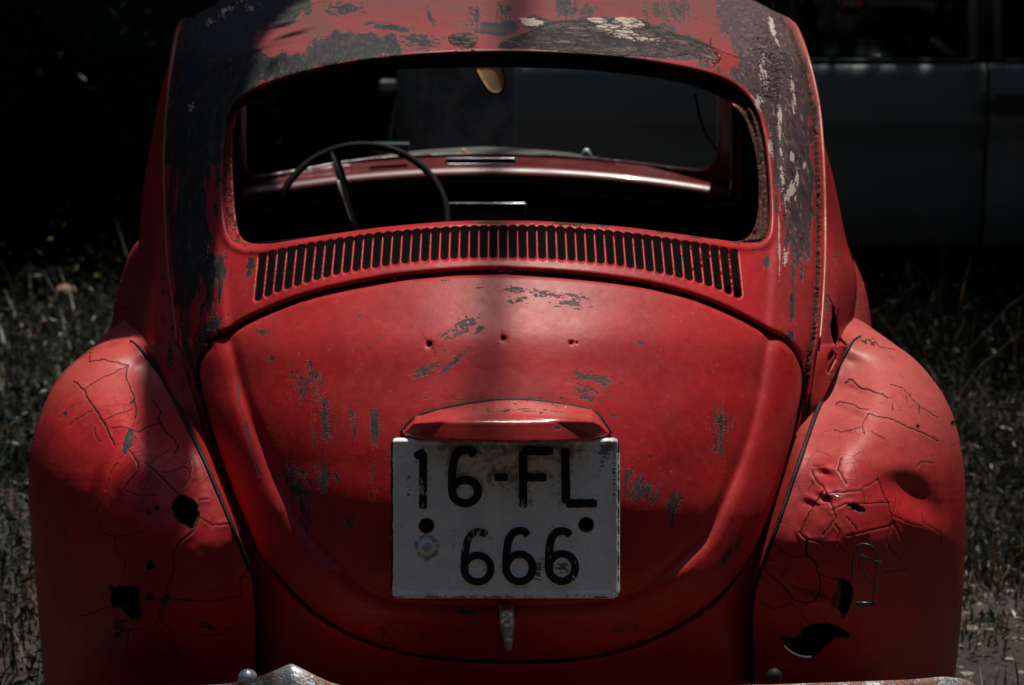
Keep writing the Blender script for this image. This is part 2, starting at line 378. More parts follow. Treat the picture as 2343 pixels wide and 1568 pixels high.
sil_R = chaikin(T('z5', [(868, 78), (900, 85), (980, 110), (1060, 160), (1130, 230), (1190, 310), (1232, 390), (1262, 480), (1285, 600), (1297, 750), (1297, 900), (1291, 1050), (1281, 1250), (1266, 1400), (1245, 1580)]))
lid = T('z4', [(1100, 1580)])  # placeholder
lid = chaikin(T('z7', [(150, 995), (200, 972), (280, 940), (350, 892), (430, 850), (560, 792), (700, 737), (850, 692), (1000, 656), (1150, 626), (1300, 601), (1450, 583), (1600, 570), (1750, 560), (1900, 556), (2050, 554)])
    + T('z8', [(200, 558), (400, 566), (600, 580), (800, 602), (1000, 628), (1200, 668), (1400, 725), (1600, 805), (1750, 885), (1855, 947), (1915, 967), (1960, 1000), (2008, 1055), (2048, 1140), (2062, 1200), (2060, 1300), (2042, 1400), (2020, 1500)])
    + T('z5', [(560, 500), (530, 610), (495, 730), (455, 850), (410, 960), (360, 1050), (300, 1130), (220, 1210), (120, 1280), (0, 1350), (-180, 1420), (-400, 1460)])
    + T('d', [(1160, 1512), (1000, 1506), (880, 1480), (780, 1440), (700, 1385), (640, 1320)])
    + T('z4', [(1110, 1020), (1060, 900), (1010, 780), (965, 660), (925, 540), (890, 420), (858, 300), (848, 220), (862, 170), (905, 122)]), True, 2)
crease = T('z4', [(975, 60), (1000, 160), (1030, 290), (1060, 380), (1090, 470), (1130, 560), (1170, 660), (1220, 770), (1300, 900), (1380, 990), (1464, 1060)]) + \
    T('z6', [(170, 1040), (290, 1105), (400, 1140), (600, 1155), (900, 1160), (1200, 1155), (1500, 1130), (1650, 1060), (1750, 980), (1842, 900)]) + \
    T('z5', [(175, 945), (240, 830), (300, 690), (350, 560), (390, 420), (420, 260), (440, 130), (448, 60)])
crease = chaikin(crease, False, 2); crease_poly = crease+[(1750, 500), (530, 500)]
win_o = chaikin([(560, 222), (600, 198), (700, 167), (800, 146), (900, 133), (1000, 125), (1100, 121), (1200, 121), (1300, 125), (1400, 132), (1500, 145), (1600, 165), (1660, 185), (1700, 212), (1728, 250), (1745, 300), (1755, 370), (1760, 450), (1760, 505), (1756, 540), (1742, 556), (1700, 558),
    (1640, 549), (1560, 538), (1450, 523), (1350, 514), (1250, 508), (1150, 506), (1050, 507), (950, 514), (850, 524), (750, 539), (650, 554), (590, 566), (552, 564), (530, 550), (518, 525), (511, 450), (511, 380), (516, 300), (526, 250)], True, 2)
win_i = chaikin([(575, 232), (620, 212), (700, 188), (800, 170), (900, 160), (1000, 156), (1150, 154), (1300, 158), (1400, 166), (1500, 178), (1590, 197), (1650, 222), (1700, 262), (1718, 310), (1733, 370), (1738, 450), (1733, 510), (1716, 545), (1690, 556),
    (1640, 553), (1560, 542), (1450, 527), (1350, 518), (1250, 512), (1150, 510), (1050, 511), (950, 518), (850, 528), (750, 543), (650, 558), (580, 562), (553, 552), (541, 525), (533, 450), (530, 380), (532, 300), (545, 252)], True, 2)
tu = [596+22.176*i for i in range(50)]
_tT = T('z7', [(478, 440), (600, 410), (780, 375), (965, 345), (1148, 318), (1335, 300), (1520, 285), (1705, 272), (1893, 265), (2080, 264), (2265, 265)])+T('z8', [(672, 282), (858, 297), (1040, 318), (1222, 345), (1403, 372), (1523, 393), (1640, 415)])
_tB = T('z7', [(478, 738), (600, 685), (780, 625), (965, 575), (1148, 540), (1335, 510), (1520, 488), (1705, 473), (1893, 468), (2080, 468), (2265, 473)])+T('z8', [(672, 492), (858, 512), (1040, 543), (1222, 578), (1403, 628), (1523, 668), (1640, 722)])
slots = []
for i, cu_ in enumerate(tu):
    vt = np.interp(cu_, [a for a, b in _tT], [b for a, b in _tT]); vb = np.interp(cu_, [a for a, b in _tB], [b for a, b in _tB])
    k = (cu_-1140)/545; tilt = 5*k; w_ = 8.2; p = []
    st_, sb = 4.5*-k*0+np.interp(cu_+8, [a for a, b in _tT], [b for a, b in _tT])-vt, np.interp(cu_+8, [a for a, b in _tB], [b for a, b in _tB])-vb
    for j in range(9):
        a = math.pi*(1-j/8); p.append((cu_-tilt+w_*math.cos(a), vt+7-7*math.sin(a)+st_*math.cos(a)))
    for j in range(9):
        a = math.pi*j/8; p.append((cu_+tilt+w_*math.cos(a), vb-7+7*math.sin(a)+sb*math.cos(a)))
    slots.append(p)

# wear fields
def patch(P, cx, cy, rx, ry, ang=0, sang=None, sl=8., sw=1.6, amp=1.5, gain=1.25, sc=6.):
    u, v = P[:, 0]-cx, P[:, 1]-cy; c, s = math.cos(math.radians(ang)), math.sin(math.radians(ang))
    a = (u*c+v*s)/rx; b = (-u*s+v*c)/ry; r = np.sqrt(a*a+b*b)
    sg = math.radians(ang if sang is None else sang); c, s = math.cos(sg), math.sin(sg)
    x = (P[:, 0]*c+P[:, 1]*s)/(sc*sl/4); y = (-P[:, 0]*s+P[:, 1]*c)/(sc*sw/4)
    n = fbm(x, y, 5)
    return np.clip(gain*(1-r)+(n-.5)*amp*2*(r < 1.25), -1, 1.2)*(r < 1.3)
def area(P, poly, soft=22, amp=1.1, sx=60, sy=26, o=5):
    d = dist(P, poly, True, 200); m = inside(P, poly); sd_ = np.where(m, d, -d)
    n = fbm(P[:, 0]/sx, P[:, 1]/sy, o)
    return np.clip(.5+sd_/(soft*2)*.9+(n-.5)*amp*1.6, 0, 1.2)
def mx(*a):
    r = a[0]
    for b in a[1:]: r = np.maximum(r, b)
    return r
beadLin = resample(bead_L, 10); beadRin = resample(bead_R, 10)
railLin = resample(rail_L, 8); railRin = resample(rail_R, 8)
def shell_attrs(P, y):
    u, v = P[:, 0], P[:, 1]
    # exposed primer: left pillar and roof corner, window header, right pillar
    gl = area(P, T('d', [(380, -40), (716, -40), (708, 28), (690, 40), (640, 62), (588, 72), (590, 105), (650, 122), (700, 118), (735, 88), (790, 75), (850, 72), (905, 95), (910, 118), (850, 134), (760, 150), (700, 162), (600, 195), (545, 225), (520, 250), (505, 320), (497, 400), (485, 430), (480, 520), (470, 585), (440, 600), (425, 640), (412, 600), (385, 500), (375, 300)]), 16, 1.0, 30, 60)
    gl = np.where(v > 380, area(P, T('d', [(380, 200), (505, 300), (497, 400), (482, 440), (480, 500), (492, 560), (505, 640), (490, 720), (470, 760), (450, 700), (440, 640), (435, 760), (438, 900), (415, 860), (400, 700)]), 16, 2.0, 9, 60), gl)
    gr = area(P, T('d', [(1640, -60), (1648, 10), (1655, 60), (1672, 85), (1692, 105), (1700, 140), (1688, 160), (1650, 160), (1600, 150), (1660, 180), (1705, 205), (1735, 245), (1752, 290), (1765, 380), (1780, 470), (1785, 540), (1800, 570), (1812, 610), (1822, 660), (1835, 640), (1848, 560), (1862, 500), (1870, 400), (1862, 250), (1830, 90), (1780, 20), (1700, -60)]), 14, 1.7, 12, 70)
    chip = mx(gl*(u < 1000), gr*(u > 1500))
    chip = mx(chip, patch(P, 965, 95, 58, 24, 5, 5), patch(P, 1060, 92, 38, 20, 0, gain=2.2, amp=.6), patch(P, 890, 62, 75, 12, 8, 3), patch(P, 1130, 70, 75, 14, 2, gain=1.6),
              patch(P, 985, 40, 34, 8, 60, 60), patch(P, 1085, 38, 20, 30, 25, 100, sl=14), patch(P, 1155, 30, 22, 28, 10, 95, sl=14), patch(P, 1295, 18, 34, 34, 0, 95, sl=12, gain=1.6),
              patch(P, 1345, 25, 22, 22, 0, 95, sl=12), patch(P, 1500, 25, 50, 34, 0, 80, sl=16, gain=.9), patch(P, 1555, 20, 40, 42, 0, 75, sl=16), patch(P, 790, 22, 70, 22, 0, 10), patch(P, 1700, 70, 30, 60, 0, 75),
              patch(P, 572, 610, 10, 34, 8, gain=1.5), patch(P, 493, 745, 24, 26, 0, amp=1.7, gain=1.1), patch(P, 455, 800, 26, 50, 10, 95), patch(P, 1755, 600, 12, 22, 25, gain=1.3), patch(P, 1742, 575, 24, 5, 8, gain=1.2),
              patch(P, 1812, 700, 9, 60, 3, 92, gain=1.8, amp=.7), patch(P, 1808, 770, 14, 22, 10, gain=1.5, amp=.8), patch(P, 1775, 470, 5, 24, 0, 90, gain=1.6),
              patch(P, 1130, 511, 70, 4.5, 1, gain=1.2), patch(P, 1560, 590, 5, 14, 3, gain=1.6), patch(P, 1380, 517, 40, 4, 4, gain=1.2))
    big = area(P, T('y2', [(480, 470), (520, 400), (650, 370), (800, 300), (700, 250), (640, 210), (300, 215), (360, 330), (480, 370), (700, 290), (640, 200), (830, 150), (1000, 200), (1320, 180), (1600, 170), (1850, 180), (2000, 260), (2100, 210), (2250, 290), (2220, 360), (2343, 330), (2500, 420), (2600, 560), (2343, 600), (2250, 590), (2100, 580), (1700, 560), (1400, 530), (1000, 500), (800, 480)]), 5, .8, 22, 8)
    craq = mx(area(P, T('y2', [(480, 470), (520, 400), (650, 370), (800, 310), (1000, 220), (1320, 190), (1850, 190), (2220, 330), (2500, 420), (2560, 520), (2100, 560), (1700, 545), (1400, 520), (1000, 495), (800, 478)]), 4, .5, 20, 8), patch(P, 1060, 92, 42, 22, 0, gain=2.4, amp=.3), patch(P, 1610, 120, 70, 30, 20, amp=.6))
    chip = mx(chip, big); craq = mx(craq, .8*patch(P, 1760, 150, 60, 150, 0, amp=1.2, gain=.8))
    cream = mx(patch(P, 1215, 50, 42, 12, 5, gain=1.7, amp=.9), patch(P, 1440, 52, 45, 14, 8, gain=2., amp=.7), patch(P, 1370, 47, 36, 7, 5, gain=2.2, amp=.5), patch(P, 1425, 75, 60, 14, 14, gain=1.3), patch(P, 1480, 88, 40, 12, 10, gain=1.), patch(P, 1400, 60, 50, 16, 5, gain=.9))
    st_ = lambda cx, cy, rx, ry, a, g=1.1: patch(P, cx, cy, rx, ry, a, a+90, sl=16, sw=1.2, gain=g, amp=1.4)
    cream = mx(cream, st_(1733, 235, 14, 26, -20, 1.5), st_(1762, 330, 6, 50, -8), st_(1783, 270, 6, 60, 0), st_(1790, 400, 8, 90, -6, .9), st_(1812, 360, 8, 16, 0, 2.), st_(1808, 440, 10, 36, 20, 1.4), st_(1822, 420, 5, 70, 3, .8),
               st_(1840, 380, 7, 14, 0, 1.4), st_(1782, 545, 4, 110, 0, .9), st_(1770, 70, 10, 60, -20, .9), st_(1745, 160, 12, 60, -10, .7), st_(1815, 215, 8, 60, -5, .8), st_(1798, 590, 8, 30, 5, .9), st_(470, 575, 10, 20, 0, .9), st_(437, 245, 7, 20, 8, 1.1), st_(520, 25, 60, 10, -35, .5), st_(580, 18, 26, 14, 0, .5))
    # rust along the drip-rail welds and in the window corners
    dL = dist(P, railLin, False, 60); dR = dist(P, railRin, False, 60); dW = dist(P, win_o, True, 30)
    rust = mx(1.15-np.abs(dR-14)/7, .95-np.abs(dL-16)/8+.5*(fbm(u/9, v/40)-.5))
    rust = np.where((v < 60) & (rust > .6), rust-.3, rust)
    lip = np.clip(1.1-dW/5, 0, 1)*(fbm(u/14, v/9)-.35)*2.2*((v > 230) | (v < 180))*((u < 640) | (u > 1500) | (v < 300))
    rust = mx(rust, np.clip(lip, 0, .8), patch(P, 1320, 514, 80, 4, 3, gain=1.1), patch(P, 1060, 100, 40, 20, 0, gain=.5))
    rust = np.where((v > 40), rust, rust*.6)
    # red lip round the window stays painted
    redlip = ss(dW, 16, 6)*(u > 1500); chip = chip*(1-redlip*(v > 150)); craq = craq*(1-redlip)
    fade = np.clip(ss(v, 240, 40)*.95+.25*ss(u, 1700, 1800)+.15*ss(v, 600, 400), 0, 1)*(.6+.8*fbm(u/120, v/50, 3))
    crack = np.zeros(len(P))
    for ln in (T('y3', [(80, 235), (190, 255), (300, 300), (420, 350), (540, 395)]), T('y3', [(175, 280), (260, 330), (345, 380)]), T('y3', [(325, 255), (328, 300)]), T('y3', [(345, 445), (370, 400)]), T('y3', [(520, 235), (600, 300), (700, 360)]),
               T('y3', [(575, 600), (650, 610), (720, 650), (780, 690)]), T('y3', [(690, 545), (760, 590), (850, 600), (940, 640)]), T('y3', [(800, 480), (900, 560)]), T('y3', [(780, 800), (800, 860), (830, 930)]), T('y1', [(1250, 530), (1245, 580), (1275, 640)]), T('y1', [(1600, 360), (1700, 368), (1790, 360)]),
               T('y1', [(190, 1120), (260, 1060), (340, 1040)]), T('y1', [(170, 880), (250, 820), (330, 790)]), T('z1', [(880, 1200), (900, 1260), (890, 1330)]), T('z1', [(1050, 1210), (1045, 1290)])):
        crack = np.maximum(crack, 1-.25*dist(P, ln, False, 8)/1.3)
    return dict(chip=chip, rust=rust, fade=fade, crack=crack, cream=cream, craq=craq)

def shoulder(P):      # creases that run up from the lid corners
    u, v = P[:, 0], P[:, 1]
    cxr = np.interp(v, [150, 400, 560, 765], [1795, 1783, 1770, 1757]); cxl = np.interp(v, [150, 400, 560, 790], [478, 490, 500, 528])
    w = ss(v, 60, 300)*ss(v, 900, 780)
    return -(ss(u-cxr, -14, 14)*.010+ss(cxl-u, -14, 14)*.010)*w
def Yshell(P):
    u, v = P[:, 0], P[:, 1]; y = Ysh(P)+shoulder(P)
    dS = np.minimum(np.abs(v-np.interp(u, [a for a, b in _tT], [b for a, b in _tT])), 99)
    lo = v-np.interp(u, [p[0] for p in lid if p[1] < 800], [p[1] for p in lid if p[1] < 800]) if False else 0
    # rough weld seams beside the rails
    dR = dist(P, railRin, False, 40); dL = dist(P, railLin, False, 40)
    n = fbm(u/5, v/4, 3)-.5
    g = lambda d, c, w_: np.exp(-((d-c)/w_)**2)
    y = y+.010*g(dR, 15, 6)+.016*n*g(dR, 13, 7)+.008*g(dL, 16, 6)+.012*n*g(dL, 14, 7)
    # flaked layers on the header
    big = ss(patch(P, 1400, 75, 230, 40, 4, gain=1.6, amp=.9), .4, .6); y = y+.004*big*(v < 124)
    # waves in the roof sheet
    y = y+.006*(fbm(u/160, v/60, 2)-.5)*ss(v, 200, 60)+.004*(fbm(u/90+5, v/120, 2)-.5)
    y = y+.034*ss(np.minimum(dist(P, beadLin, False, 90), dist(P, beadRin, False, 90)), 75, 12)*ss(v, 860, 930)
    dW = dist(P, win_o, True, 40); y = y-.006*np.exp(-((dW-9)/9)**2)
    return y
shell_out = [(-0, 0)]
top = [(u_, -78+0*u_) for u_ in np.linspace(560, 1690, 40)]
topL = [(440, 12), (470, -22), (510, -60)]; topR = [(1735, -60), (1770, -22), (1800, 10)]
# silhouette of the roof corners as seen: leaves the frame at 502 and 1722
topL = T('y1', [(205, 190), (330, 180), (380, 140), (470, 90), (560, 50), (610, 0)])+[(540, -40), (600, -78)]
topR = [(1640, -78), (1685, -40)]+T('y3', [(600, 0), (680, 40), (740, 75), (790, 95), (860, 130)])
lb = [p for p in bead_L if p[1] > rail_L[-1][1]]; rb = [p for p in bead_R if p[1] > rail_R[-1][1]]
lb = [(a-8, b) for a, b in lb]; rb = [(a+8, b) for a, b in rb]
outline = topL+topR+list(rail_R)[3:]+rb+[(1722, 1620), (590, 1620)]+lb[::-1]+list(rail_L)[::-1][:-2]
lidhole = [(a, b) for a, b in lid]
def grow(poly, d):
    p = resample(poly, 6, True); t = np.roll(p, -1, 0)-np.roll(p, 1, 0); t /= np.hypot(*t.T)[:, None]; nrm = np.stack([t[:, 1], -t[:, 0]], -1)
    ar = np.sum(p[:, 0]*np.roll(p[:, 1], -1)-np.roll(p[:, 0], -1)*p[:, 1])
    return p+nrm*d*(1 if ar > 0 else -1)
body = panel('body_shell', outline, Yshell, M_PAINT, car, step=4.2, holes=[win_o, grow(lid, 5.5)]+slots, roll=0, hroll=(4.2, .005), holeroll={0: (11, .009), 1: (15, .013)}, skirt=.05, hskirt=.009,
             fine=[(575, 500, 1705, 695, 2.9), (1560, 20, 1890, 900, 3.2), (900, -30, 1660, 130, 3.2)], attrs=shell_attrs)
_st = sorted(p for p in lid if p[1] < 800); _sx = [p[0] for p in _st]; _sy = [p[1] for p in _st]
panel('slot_shade_sheet', [(545, 562), (800, 532), (1150, 514), (1500, 530), (1735, 562), (1735, 760), (1400, 640), (1150, 612), (900, 630), (545, 760)], lambda P: Ysh(P)+.022+.11*ss(np.interp(P[:, 0], _sx, _sy)-P[:, 1], 2, 45), M_VOID, car, step=10, skirt=.01)  # added sheet behind the vent slots: darkens them and stops sun leaking through
# recessed channel that held the rear glass
def ch_attrs(P, y):
    u, v = P[:, 0], P[:, 1]; z = np.zeros(len(P)); n = fbm(u/10, v/16, 3)
    side = mx(ss(u, 1640, 1710), ss(u, 600, 545)*.35)*ss(v, 190, 260)
    top_shade = ss(v, 260, 200)*(u > 560); return dict(chip=top_shade*1.2, rust=np.clip(side*(.35+n)+.15, 0, 1)*(1-top_shade), fade=side*.5, crack=z, cream=z, craq=z)  # channel top darkened through chip, shade put into the paint
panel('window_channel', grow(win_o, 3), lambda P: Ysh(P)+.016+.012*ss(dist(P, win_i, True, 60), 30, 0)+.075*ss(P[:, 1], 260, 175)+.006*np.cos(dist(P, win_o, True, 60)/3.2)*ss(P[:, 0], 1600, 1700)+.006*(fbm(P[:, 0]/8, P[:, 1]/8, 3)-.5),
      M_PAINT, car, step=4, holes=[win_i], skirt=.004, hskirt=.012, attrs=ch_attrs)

# ------------------------------------------------------------------ engine lid
def lid_relief(P):
    u, v = P[:, 0], P[:, 1]; d = dist(P, crease, False, 400); o = ~inside(P, crease_poly)
    r = .005*np.exp(-(d/13)**2)+np.where(o, -.008*ss(d, 0, 38)-.010*ss(d, 0, 80)*(1-ss(d, 80, 190)), 0)
    r = r*ss(v, 690, 800)+.0012*np.exp(-((u-1118-(v-700)*.04)/34)**2)*ss(v, 1000, 800)
    r = r+.012*ss(v, 1100, 640)+.0035*(fbm(u/170, v/170, 2)-.5)
    for (x, y_) in T('z7', [(1542, 1012), (2013, 970)]): r = r+.0022*np.exp(-((u-x)**2+(v-y_)**2)/9**2)
    return r
def star(cx, cy, r, n=9, j=.35): return [(cx+r*(1+random.uniform(-j, j))*math.cos(2*math.pi*i/n), cy+r*(1+random.uniform(-j, j))*math.sin(2*math.pi*i/n)) for i in range(n)]
def lid_attrs(P, y):
    u, v = P[:, 0], P[:, 1]; z7 = lambda x, y_: T('z7', [(x, y_)])[0]; z8 = lambda x, y_: T('z8', [(x, y_)])[0]; z6 = lambda x, y_: T('z6', [(x, y_)])[0]
    L = []
    def p(c, rx, ry, a=0, sa=None, **k): L.append(patch(P, c[0], c[1], rx, ry, a, sa, **k))
    p(z8(270, 660), 40, 8, 3, gain=1.1); p(z8(430, 690), 48, 9, 8, amp=1.7); p(z8(265, 730), 34, 9, 3, amp=1.7, gain=.9); p(z8(590, 745), 50, 13, 8, amp=1.8, gain=1.); p(z8(620, 705), 42, 9, 12, amp=1.8, gain=.9)
    p(z7(1740, 905), 62, 17, -32, amp=1.7, gain=1.1); p(z7(1860, 915), 20, 8, -35); p(z7(1690, 1135), 58, 9, -42, gain=1.4); p(z7(1530, 1170), 45, 15, -25, amp=1.7, gain=1.1); p(z7(1640, 1010), 40, 14, -30, amp=1.5, gain=.6)
    p(z8(760, 1225), 72, 15, 12, amp=1.7, gain=1.15); p(z8(700, 1300), 52, 14, 12, amp=1.9, gain=.9); p(z8(690, 1350), 30, 10, 10, amp=1.9, gain=.9)
    p(z8(1045, 1000), 12, 5, 20, gain=2.5, amp=.4); p(z7(490, 932), 22, 9, 0, 85, gain=1.3, amp=1.7, sl=5); p(z7(545, 1095), 11, 8, 0, gain=1.4); p(z7(1640, 615), 22, 6, 0, gain=.7); p(z7(1860, 650), 16, 4, 0, gain=.7)
    # vertical scratch groups
    for (x, y_, rx, ry, a, g) in ((706, 1180, 10, 60, 0, .6), (745, 960, 22, 70, -8, 1.1), (740, 1090, 24, 44, 5, 1.1), (857, 975, 16, 55, 0, 1.5), (810, 975, 12, 60, 0, .7), (690, 880, 50, 40, 20, .55), (725, 860, 16, 36, 0, .7),
                                  (680, 1120, 36, 60, -20, 1.0), (700, 1180, 12, 44, -22, 1.1), (665, 1090, 30, 26, 0, .6), (1468, 1120, 48, 46, 25, 1.15), (1541, 1160, 19, 46, 12, 1.5), (1648, 985, 26, 66, 8, .95), (803, 1195, 26, 22, 20, .9), (1432, 1090, 8, 60, 0, .8),
                                  (715, 960, 8, 150, -4, .5), (850, 1100, 12, 60, 0, .5), (770, 1090, 10, 20, 0, 1.)):
        p((x, y_), rx, ry, a, a+90, sl=15, sw=1.2, amp=1.7, gain=g)
    for (x, y_, rx, ry, a) in ((575, 1030, 4, 36, -8), (590, 1075, 5, 26, -18), (545, 900, 3, 60, -8), (565, 985, 4, 34, -10), (1662, 1275, 7, 52, 28), (1690, 1240, 5, 30, 15), (695, 1200, 6, 40, -30)):
        p((x, y_), rx, ry, a, a+90, sl=14, sw=1.4, gain=1.7, amp=1.)
    p((1060, 1400), 46, 12, 10, amp=1.8, gain=.7); p((1090, 1430), 30, 14, 60, amp=1.8, gain=.6); p((1420, 1440), 50, 14, -5, amp=1.8, gain=.5); p((900, 1450), 80, 20, 10, amp=1.8, gain=.35)
    p((1190, 913), 240, 5, 0, amp=1.2, gain=.5); p(z6(1470, 230), 6, 5, 0, gain=2)
    for i in range(26):
        p((RNG.uniform(640, 1720), RNG.uniform(700, 1300)), RNG.uniform(2, 7), RNG.uniform(2, 4), RNG.uniform(-40, 40), gain=1.6, amp=1.2)
    chip = mx(*L)
    crack = np.zeros(len(P))
    for ln in (T('z7', [(1490, 910), (1515, 960), (1535, 1000)]), T('z7', [(1555, 1015), (1580, 1060), (1590, 1105)]), T('z7', [(1560, 1005), (1650, 945)]), T('z7', [(1455, 1065), (1525, 1022)]), T('z7', [(2002, 905), (2006, 960)]), T('z7', [(1950, 1030), (1998, 985)]), T('z7', [(2020, 978), (2060, 995)]),
               T('z8', [(1935, 1025), (1950, 1072), (1920, 1120)]), T('z8', [(1950, 1072), (1990, 1090), (2025, 1125)]), T('z7', [(270, 950), (285, 1010)]), T('z7', [(110, 1105), (180, 1095), (245, 1065)])):
        crack = np.maximum(crack, 1-.25*dist(P, ln, False, 8)/.8)
    fade = .12*ss(v, 900, 640)+.25*np.clip(fbm(u/90, v/70, 4)-.5, 0, 1)*2+.35*np.exp(-((dist(P, crease, False, 80)-14)/12)**2)*(u > 1400)*fbm(u/30, v/30)  # light strip along the right crease is a highlight put into the colour
    z = np.zeros(len(P)); rust = mx(*[1.1-np.hypot(u-x, v-y_)/r for x, y_, r in ((981, 789, 9), (1151, 775, 8), (1306, 785, 6))])
    return dict(chip=chip, rust=np.clip(rust, 0, 1), fade=fade, crack=crack, cream=z, craq=z)
h1 = star(*T('z7', [(1543, 1010)])[0], 6.5); h2 = star(*T('z7', [(2014, 971)])[0], 5.5); h3 = star(1306, 785, 4, 10, .1); h4 = star(1319, 785.5, 1.8, 8, .1)
Ylid = lambda P: Ysh(P)+lid_relief(P)
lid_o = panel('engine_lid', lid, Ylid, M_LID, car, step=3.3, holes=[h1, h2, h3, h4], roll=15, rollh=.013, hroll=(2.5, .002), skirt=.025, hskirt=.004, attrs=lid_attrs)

# ------------------------------------------------------------------ number-plate lamp housing, plate, lid handle
hood_t = T('z6', [(415, 325), (440, 288), (490, 238), (600, 204), (750, 174), (880, 158), (960, 154), (1080, 159), (1250, 182), (1370, 208), (1402, 236), (1440, 290), (1460, 322)])
hood_b = T('z6', [(1400, 346), (1200, 359), (1000, 363), (700, 356), (500, 341)])
crl = T('z6', [(430, 318), (480, 268), (600, 262), (930, 266), (1250, 262), (1365, 262), (1400, 275), (1450, 318)])
def Yhood(P):
    u, v = P[:, 0], P[:, 1]; vt = np.interp(u, [a for a, b in hood_t], [b for a, b in hood_t]); vc = np.interp(u, [a for a, b in crl], [b for a, b in crl]); vb = np.full(len(u), 1010.)
    k = np.clip((v-vt)/np.maximum(vc-vt, 2), 0, 1); f = np.sin(k*math.pi/2)**1.05; g = ss(v, vc-4, vc+8)*.010*np.clip((v-vc)/50, 0, 1.3)
    e = np.sin(np.clip(np.minimum(u-905, 1407-u)/150, 0, 1)*math.pi/2)
    base = np.minimum(Ylid(P), .09)
    return base-.006-(.074*f+.014*f*(1-((u-1157)/245)**2))*(.35+.65*e)+g*.6
hood_attr = lambda P, y: dict(chip=mx(patch(P, *T('z6', [(1080, 352)])[0], 12, 4, 0, gain=1.8), patch(P, *T('z6', [(1190, 285)])[0], 20, 4, 20, gain=.8), patch(P, *T('z6', [(1020, 200)])[0], 80, 10, 0, gain=.2)), rust=patch(P, *T('z6', [(1060, 190)])[0], 60, 12, 0, gain=.25),
      fade=.25*fbm(P[:, 0]/30, P[:, 1]/16, 3), crack=np.zeros(len(P)), cream=np.zeros(len(P)), craq=np.zeros(len(P)))
M_HOOD = paint('lamp_housing_paint', red=(.46, .03, .022), rough=.26); M_HOOD.node_tree.nodes['Principled BSDF'].inputs['Specular IOR Level'].default_value = .6
panel('plate_lamp_housing', chaikin(hood_t+hood_b, True, 1), Yhood, M_HOOD, lid_o, step=2.6, roll=4, rollh=.004, skirt=.035, attrs=hood_attr)
gk = resample(chaikin(hood_t), 8); gk = gk+np.array([0, -3.])
gy = Ylid(gk)-.004
tube('rubber_gasket', W(gk[:, 0], gk[:, 1], gy), .0034, M_BLACK, lid_o, 6)

def plate_mat():
    s = N('worn_white_plate'); n = s.noise(28, 6, .65); n2 = s.noise(120, 6, .6); n3 = s.noise(420, 3)
    c = s.mix(s.step(n, .35, .7), (.84, .86, .84), (.72, .74, .72)); sx = s.n('ShaderNodeSeparateXYZ'); s.L(s.tc, sx.inputs[0])
    dirt_tone = s.m_('MULTIPLY', s.step(s.m_('ADD', n2, s.m_('MULTIPLY', s.att('dirt_tone'), .5)), .64, .95), .75); c = s.mix(dirt_tone, c, (.10, .085, .07))
    c = s.mix(s.m_('MULTIPLY', s.step(s.m_('ADD', n3, s.m_('MULTIPLY', n2, .5)), .93, 1.0), .8), c, (.07, .06, .05))
    c = s.mix(s.step(s.m_('ADD', s.att('grey'), s.m_('MULTIPLY_ADD', n2, .8, -.4)), .45, .55), c, (.16, .18, .19))
    c = s.mix(s.step(s.m_('ADD', s.att('blk'), s.m_('MULTIPLY_ADD', n2, .9, -.45)), .45, .55), c, (.012, .014, .016))
    r = s.step(s.m_('ADD', s.att('rust'), s.m_('MULTIPLY_ADD', n2, .6, -.3)), .4, .65); c = s.mix(r, c, s.mix(n3, (.05, .015, .006), (.22, .08, .03)))
    s.L(c, s.b.inputs['Base Color']); s.L(s.m_('MULTIPLY_ADD', n2, .3, .3), s.b.inputs['Roughness'])
    s.L(s.bump(n2, .0006), s.b.inputs['Normal']); return s.m
M_PLATE = plate_mat()
PX0, PX1, PY0, PY1 = 893, 1418, 1003, 1369
def rrect(x0, y0, x1, y1, r, n=6):
    p = []
    for cx, cy, a0 in ((x1-r, y0+r, -90), (x1-r, y1-r, 0), (x0+r, y1-r, 90), (x0+r, y0+r, 180)):
        p += [(cx+r*math.cos(math.radians(a0+90*i/n)), cy+r*math.sin(math.radians(a0+90*i/n))) for i in range(n+1)]
    return p
Yplane = lambda P: .040-.00012*(P[:, 1]-1003)+0*P[:, 0]
